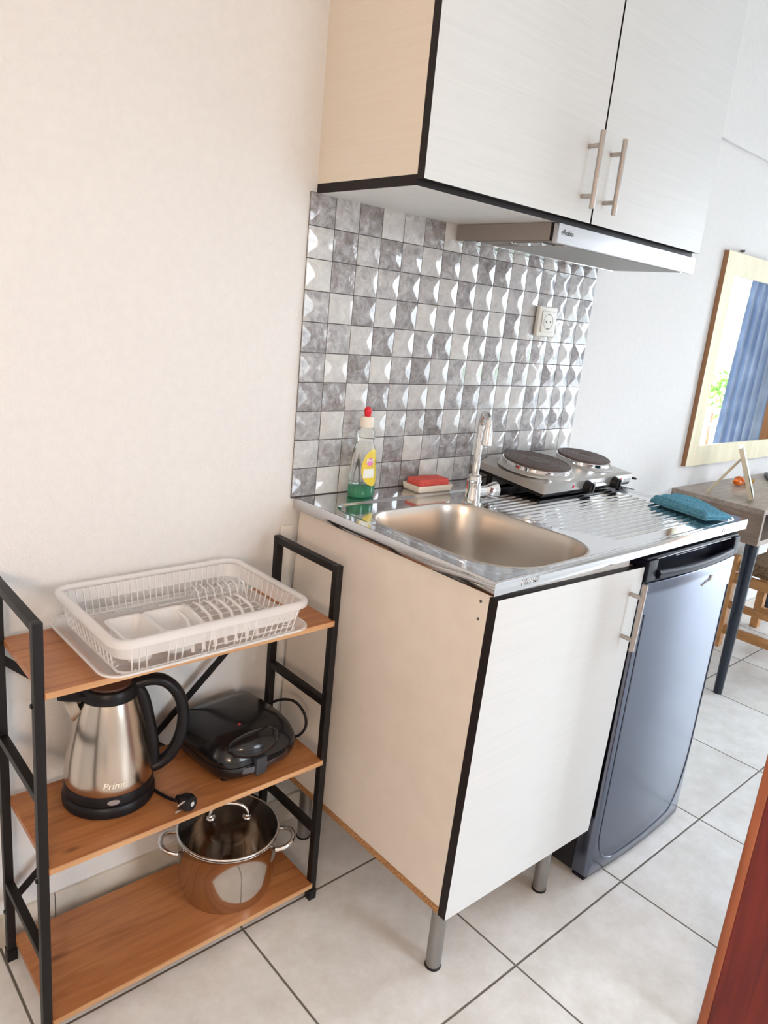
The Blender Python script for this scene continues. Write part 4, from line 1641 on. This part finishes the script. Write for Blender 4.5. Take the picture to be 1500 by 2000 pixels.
lp = [(-0.095, -0.070, 0.388), (-0.080, -0.085, 0.412), (-0.062, -0.110, 0.430), (-0.048, -0.140, 0.434), (-0.040, -0.165, 0.415), (-0.042, -0.176, 0.390),
      (-0.056, -0.172, 0.370), (-0.072, -0.155, 0.3645), (-0.085, -0.11, 0.3645), (-0.09, -0.05, 0.3645)]
tube(bm, spline(lp), 0.0031, 10)
obj('power_cord', bm, M['black_plastic'], sg, 60)

# ------------------------------------------------------------------ cooking pot
px_, py_, pz_ = -0.209, -0.149, 0.0470
pt_ = thing('cooking_pot', 'shiny steel cooking pot with glass lid on the lowest board', 'pot', (px_, py_, pz_))
bm = BM()
lathe(bm, px_, py_, [(0.086, pz_), (0.0945, pz_ + 0.001), (0.0965, pz_ + 0.006), (0.1015, pz_ + 0.020), (0.1040, pz_ + 0.045), (0.1050, pz_ + 0.090), (0.1055, pz_ + 0.136), (0.1085, pz_ + 0.1385),
                     (0.1080, pz_ + 0.1400), (0.1035, pz_ + 0.1395), (0.1030, pz_ + 0.090), (0.100, pz_ + 0.03), (0.085, pz_ + 0.006), (0.001, pz_ + 0.005)], 80)
obj('body', bm, M['steel_pot'], pt_, 50)
bm = BM()
tube(bm, [(px_ + 0.1062 * math.cos(2 * PI * i / 64), py_ + 0.1062 * math.sin(2 * PI * i / 64), pz_ + 0.1435) for i in range(64)], 0.0028, 8, closed=True)
obj('lid_rim', bm, M['chrome'], pt_, 60)
bm = BM()
lathe(bm, px_, py_, [(0.1050, pz_ + 0.1440), (0.095, pz_ + 0.1490), (0.075, pz_ + 0.1560), (0.050, pz_ + 0.1620), (0.025, pz_ + 0.1650), (0.001, pz_ + 0.1655)], 64)
bm2 = [v for v in bm.verts]
lid = obj('glass_lid', bm, M['lid_glass'], pt_, 60)
sol = lid.modifiers.new('thickness', 'SOLIDIFY')
sol.thickness = 0.003
pa = math.radians(-31)
pdx, pdy = math.cos(pa), math.sin(pa)
bm = BM()
pts = []
for t in range(17):
    a = PI * t / 16
    u = -math.cos(a)
    pts.append((px_ + pdx * 0.038 * u, py_ + pdy * 0.038 * u, pz_ + 0.164 + 0.034 * math.sin(a) ** 0.7))
tube(bm, pts, 0.0042, 10, flat=1.4)
for s in (-1, 1):
    lathe(bm, px_ + pdx * 0.038 * s, py_ + pdy * 0.038 * s, [(0.010, pz_ + 0.1635), (0.009, pz_ + 0.1670), (0.004, pz_ + 0.168)], 16)
obj('lid_handle', bm, M['chrome'], pt_, 60)
for s in (-1, 1):
    bm = BM()
    pts = []
    for t in range(17):
        a = PI * t / 16
        u = -math.cos(a) * 0.034
        r = 0.101 + 0.040 * math.sin(a) ** 0.75
        pts.append((px_ + s * pdx * r - pdy * u, py_ + s * pdy * r + pdx * u, pz_ + 0.104 + 0.010 * math.sin(a)))
    tube(bm, pts, 0.0052, 12)
    obj('handle', bm, M['chrome'], pt_, 60)

# ================================================================== DESK, MIRROR, CHAIR
DXa, DXb, DYf, DZt = 1.796, 3.05, -0.353, 0.7407
de = thing('desk', 'grey-brown oak wall desk with open compartment and tapered dark legs', 'desk', ((DXa + DXb) / 2, DYf / 2, 0))
bm = BM()
box(bm, DXa, DXb, DYf, -0.001, DZt - 0.018, DZt, 0.0008)
obj('top_board', bm, M['desk_top'], de)
bm = BM()
box(bm, DXa, DXa + 0.018, DYf, -0.001, 0.606, DZt - 0.0183, 0.0005)
obj('side_panel', bm, M['desk'], de)
bm = BM()
box(bm, DXb - 0.018, DXb, DYf, -0.001, 0.606, DZt - 0.0183, 0.0005)
obj('side_panel', bm, M['desk'], de)
bm = BM()
box(bm, DXa + 0.018, DXb - 0.018, DYf, -0.001, 0.606, 0.624)
obj('bottom_board', bm, M['desk_top'], de)
bm = BM()
box(bm, DXa + 0.018, DXb - 0.018, -0.02, -0.002, 0.6245, DZt - 0.0185)
obj('back_board', bm, M['fridge_body'], de)  # black, so the shade inside the open compartment is in the colour
for (lx, ly) in ((1.828, -0.326), (DXb - 0.04, -0.326), (1.828, -0.04), (DXb - 0.04, -0.04)):
    bm = BM()
    lathe(bm, lx, ly, [(0.0155, 0.0), (0.0160, 0.003), (0.0240, 0.6055)], 24)
    obj('leg', bm, M['desk_leg'], de, 50)

MXa, MXb, MZa, MZb = 1.8275, 2.90, 0.826, 1.622
mi = thing('wall_mirror', 'large wall mirror in a wide pale wood frame above the desk', 'mirror', ((MXa + MXb) / 2, -0.01, MZa))
fw = 0.078
bm = BM()
yb, yf = -0.001, -0.0195


def quad_prism(bmx, P):
    vf = [bmx.verts.new((x, yf, z)) for x, z in P]
    vb = [bmx.verts.new((x, yb, z)) for x, z in P]
    bmx.faces.new(vf)
    bmx.faces.new(vb)
    for i in range(4):
        j = (i + 1) % 4
        bmx.faces.new((vf[i], vf[j], vb[j], vb[i]))


a, b_, c, d_ = MXa, MXb, MZa, MZb
for P in (((a, c), (b_, c), (b_ - fw, c + fw), (a + fw, c + fw)), ((a, d_), (a + fw, d_ - fw), (b_ - fw, d_ - fw), (b_, d_)),
          ((a, c), (a + fw, c + fw), (a + fw, d_ - fw), (a, d_)), ((b_, c), (b_, d_), (b_ - fw, d_ - fw), (b_ - fw, c + fw))):
    bm = BM()
    quad_prism(bm, P)
    fo = obj('frame', bm, [M['pale_wood'], M['frame_side']], mi)
    for p in fo.data.polygons:
        cc = p.center
        if abs(p.normal.y) < 0.5 and (cc.x < a + 0.001 or cc.x > b_ - 0.001 or cc.z < c + 0.001 or cc.z > d_ - 0.001):
            p.material_index = 1
bm = BM()
box(bm, a + fw, b_ - fw, -0.012, -0.008, c + fw, d_ - fw)
obj('glass', bm, M['mirror'], mi)
bm = BM()
cyl(bm, (1.955, -0.001, MZb + 0.012), (1.955, -0.016, MZb + 0.012), 0.004, n=10)
tube(bm, [(1.955, -0.008, MZb + 0.012), (1.955, -0.010, MZb - 0.002)], 0.002, 8)
obj('hanger', bm, M['print_dark'], mi)

# photo frame leaning on its strut, seen edge-on
va = math.atan2(0.37, 0.93)
pf = thing('photo_frame', 'small champagne photo frame leaning on its strut, seen edge-on on the desk', 'photo frame', (1.92, -0.17, DZt))


def FT(p):
    c, s = math.cos(va), math.sin(va)
    return (1.905 + p[0] * c - p[1] * s, -0.172 + p[0] * s + p[1] * c, DZt + p[2])


def lean_box(bmx, y0, z0, y1, z1, th, x0, x1):
    d = Vector((0, y1 - y0, z1 - z0)).normalized()
    nn = Vector((0, -d.z, d.y)) * th
    rg = []
    for xx in (x0, x1):
        rg.append([FT((xx, y0, z0)), FT((xx, y1, z1)), FT((xx, y1 + nn.y, z1 + nn.z)), FT((xx, y0 + nn.y, z0 + nn.z))])
    ring_loft(bmx, rg)


bm = BM()
lean_box(bm, -0.070, 0.006, 0.000, 0.190, 0.014, -0.062, 0.062)
obj('front_frame', bm, M['champagne'], pf)
bm = BM()
lean_box(bm, -0.0855, 0.014, -0.0165, 0.186, 0.0012, -0.050, 0.050)
obj('picture', bm, M['label_white'], pf)
bm = BM()
lean_box(bm, 0.078, 0.003, -0.012, 0.150, 0.008, -0.024, 0.024)
obj('strut', bm, M['champagne'], pf)

# orange glass ornament
og = thing('glass_ornament', 'small orange and amber glass ornament behind the photo frame', 'ornament', (2.19, -0.095, DZt))
bm = BM()
bmesh.ops.create_icosphere(bm, subdivisions=3, radius=1.0)
for v in bm.verts:
    k = 1 + 0.18 * math.sin(5 * v.co.x + 3 * v.co.z)
    v.co = Vector((2.175 + 0.034 * v.co.x * k, -0.092 + 0.020 * v.co.y * k, DZt + 0.020 + 0.0195 * v.co.z))
obj('body', bm, M['orange_glass'], og, 180)
bm = BM()
lathe(bm, 2.245, -0.100, [(0.012, DZt + 0.001), (0.022, DZt + 0.010), (0.026, DZt + 0.024), (0.022, DZt + 0.024), (0.012, DZt + 0.006), (0.001, DZt + 0.004)], 24)
obj('bowl', bm, M['amber_glass'], og, 50)

# remote control
bm = BM()
box(bm, -0.020, 0.020, -0.075, 0.075, 0.0, 0.017, 0.005, 3)
ca, sa_ = math.cos(math.radians(-62)), math.sin(math.radians(-62))
for v in bm.verts:
    v.co = Vector((2.525 + v.co.x * ca - v.co.y * sa_, -0.085 + v.co.x * sa_ + v.co.y * ca, DZt + v.co.z))
tag(obj('remote_control', bm, M['black_plastic'], None, 50), 'black remote control lying at the back of the desk', 'remote control')

# chair with rush seat under the desk
chx0, chx1, chy0, chy1 = 2.29, 2.70, -0.545, -0.105
ch = thing('rush_seat_chair', 'honey-coloured wooden chair with woven rush seat pushed under the desk', 'chair', ((chx0 + chx1) / 2, (chy0 + chy1) / 2, 0))
for (lx, ly, top) in ((chx0, chy1, 0.425), (chx1, chy1, 0.425), (chx0, chy0, 0.86), (chx1, chy0, 0.86)):
    bm = BM()
    box(bm, lx - 0.018, lx + 0.018, ly - 0.018, ly + 0.018, 0.0, top, 0.004)
    obj('leg', bm, M['chair_wood'], ch, 50)
for (ya, yb2, xa, xb) in ((chy0 + 0.018, chy1 - 0.018, chx0, chx0), (chy0 + 0.018, chy1 - 0.018, chx1, chx1), (chy0, chy0, chx0 + 0.018, chx1 - 0.018), (chy1, chy1, chx0 + 0.018, chx1 - 0.018)):
    for zc, hh in ((0.325, 0.022), (0.200, 0.015), (0.085, 0.020)):
        if xa != xb and zc != 0.325:
            continue
        bm = BM()
        if xa == xb:
            box(bm, xa - 0.011, xa + 0.011, ya, yb2, zc - hh, zc + hh, 0.003)
        else:
            box(bm, xa, xb, ya - 0.011, ya + 0.011, zc - hh, zc + hh, 0.003)
        obj('rail', bm, M['chair_wood'], ch, 50)
bm = BM()
rings = []
for ins, z in ((0.0, 0.350), (-0.012, 0.358), (-0.016, 0.385), (-0.010, 0.405), (0.06, 0.412), (0.12, 0.410)):
    rings.append(rrect(chx0 + 0.02 + ins, chx1 - 0.02 - ins, chy0 + 0.022 + max(ins, 0), chy1 - 0.022 - max(ins, 0), 0.012, z, 4))
ring_loft(bm, rings)
obj('seat', bm, M['rush'], ch, 60)
for zc in (0.60, 0.78):
    bm = BM()
    box(bm, chx0 + 0.018, chx1 - 0.018, chy0 - 0.008, chy0 + 0.008, zc - 0.03, zc + 0.03, 0.003)
    obj('back_slat', bm, M['chair_wood'], ch, 50)

# ================================================================== SEEN IN THE MIRROR: CURTAIN AND BALCONY
bm = BM()
NU, NV = 96, 10
cg = {}
for i in range(NU + 1):
    for j in range(NV + 1):
        u = i / NU
        v = j / NV
        y = -0.555 - 0.215 * u - 0.07 * (1 - v) * u
        x = 3.88 + 0.032 * math.sin(u * 2 * PI * 5.5 + 0.6 * math.sin(3 * v)) * (0.65 + 0.35 * (1 - v))
        cg[i, j] = bm.verts.new((x, y + 0.006 * math.sin(u * 31), 0.03 + 2.25 * v))
for i in range(NU):
    for j in range(NV):
        bm.faces.new((cg[i, j], cg[i + 1, j], cg[i + 1, j + 1], cg[i, j + 1]))
cu = obj('curtain', bm, M['curtain'], None, 180)
cm = cu.modifiers.new('thickness', 'SOLIDIFY')
cm.thickness = 0.0025
tag(cu, 'long blue curtain hanging beside the balcony opening, seen in the mirror', 'curtain')
rod = BM()
cyl(rod, (3.88, -0.35, 2.30), (3.88, -2.5, 2.30), 0.012, n=14)
tag(obj('curtain_rod', rod, M['nickel'], None, 50), 'thin metal rod above the balcony opening carrying the blue curtain', 'curtain rod')
bm = BM()
box(bm, XR + 0.15, XR + 1.45, -3.4, 0.3, -0.20, -0.05)
struct('trim_2', bm, M['concrete'])
rl = thing('balcony_railing', 'white metal railing round the balcony, seen in the mirror', 'railing', (XR + 1.2, -1.5, -0.05))
bm = BM()
for z, h in ((0.78, 0.02), (0.66, 0.012), (0.10, 0.015)):
    box(bm, XR + 1.18, XR + 1.22, -3.4, 0.3, z - h, z + h, 0.003)
obj('rails', bm, M['rail_white'], rl)
bm = BM()
for k in range(8):
    yy = -3.4 + k * 0.52
    box(bm, XR + 1.185, XR + 1.215, yy - 0.015, yy + 0.015, -0.05, 0.76, 0.002)
obj('uprights', bm, M['rail_white'], rl)
pl_ = thing('potted_plant', 'leafy green plant beyond the balcony railing, seen in the mirror', 'plant', (XR + 1.75, -1.65, -0.05))
bm = BM()
for k in range(420):
    a = random.uniform(0, 2 * PI)
    e = random.uniform(-0.4, 1.5)
    r = random.uniform(0.2, 1.0) ** 0.6
    c = Vector((XR + 1.75 + 0.32 * r * math.cos(a) * math.cos(e), -1.72 + 0.30 * r * math.sin(a) * math.cos(e), 0.78 + 0.30 * r * math.sin(e)))
    u = Vector((random.uniform(-1, 1), random.uniform(-1, 1), random.uniform(-0.6, 1))).normalized()
    w = u.cross(Vector((random.uniform(-1, 1), random.uniform(-1, 1), random.uniform(-1, 1)))).normalized()
    L_ = random.uniform(0.05, 0.09)
    vs = [bm.verts.new(c + q) for q in (-u * L_ * 0.5, w * L_ * 0.22, u * L_ * 0.5, -w * L_ * 0.22)]
    bm.faces.new(vs)
obj('foliage', bm, M['leaf'], pl_)
bm = BM()
lathe(bm, XR + 1.75, -1.70, [(0.12, -0.05), (0.17, 0.28), (0.18, 0.30), (0.15, 0.30)], 24)
obj('pot', bm, M['terracotta'], pl_, 50)
bm = BM()
tube(bm, [(XR + 1.75, -1.70, 0.28), (XR + 1.74, -1.71, 0.55), (XR + 1.75, -1.70, 0.85)], [0.02, 0.015, 0.008], 8)
obj('stem', bm, M['terracotta'], pl_, 50)

# unseen floor lamp, added as a stand for the warm fill on the left
cl = thing('added_floor_lamp', 'slim black floor lamp with an open shade, unseen, added for warm fill light', 'lamp', (-1.42, -1.80, 0))
bm = BM()
lathe(bm, -1.42, -1.80, [(0.14, 0.0), (0.14, 0.012), (0.02, 0.02)], 32)
obj('base', bm, M['black_metal'], cl, 40)
bm = BM()
cyl(bm, (-1.42, -1.80, 0.018), (-1.42, -1.80, 1.05), 0.009, n=12)
obj('pole', bm, M['black_metal'], cl, 40)
bm = BM()
lathe(bm, -1.42, -1.80, [(0.03, 1.05), (0.10, 1.06), (0.13, 1.08), (0.128, 1.083), (0.098, 1.064), (0.028, 1.054)], 32)
obj('shade', bm, M['brass_shade'], cl, 50)
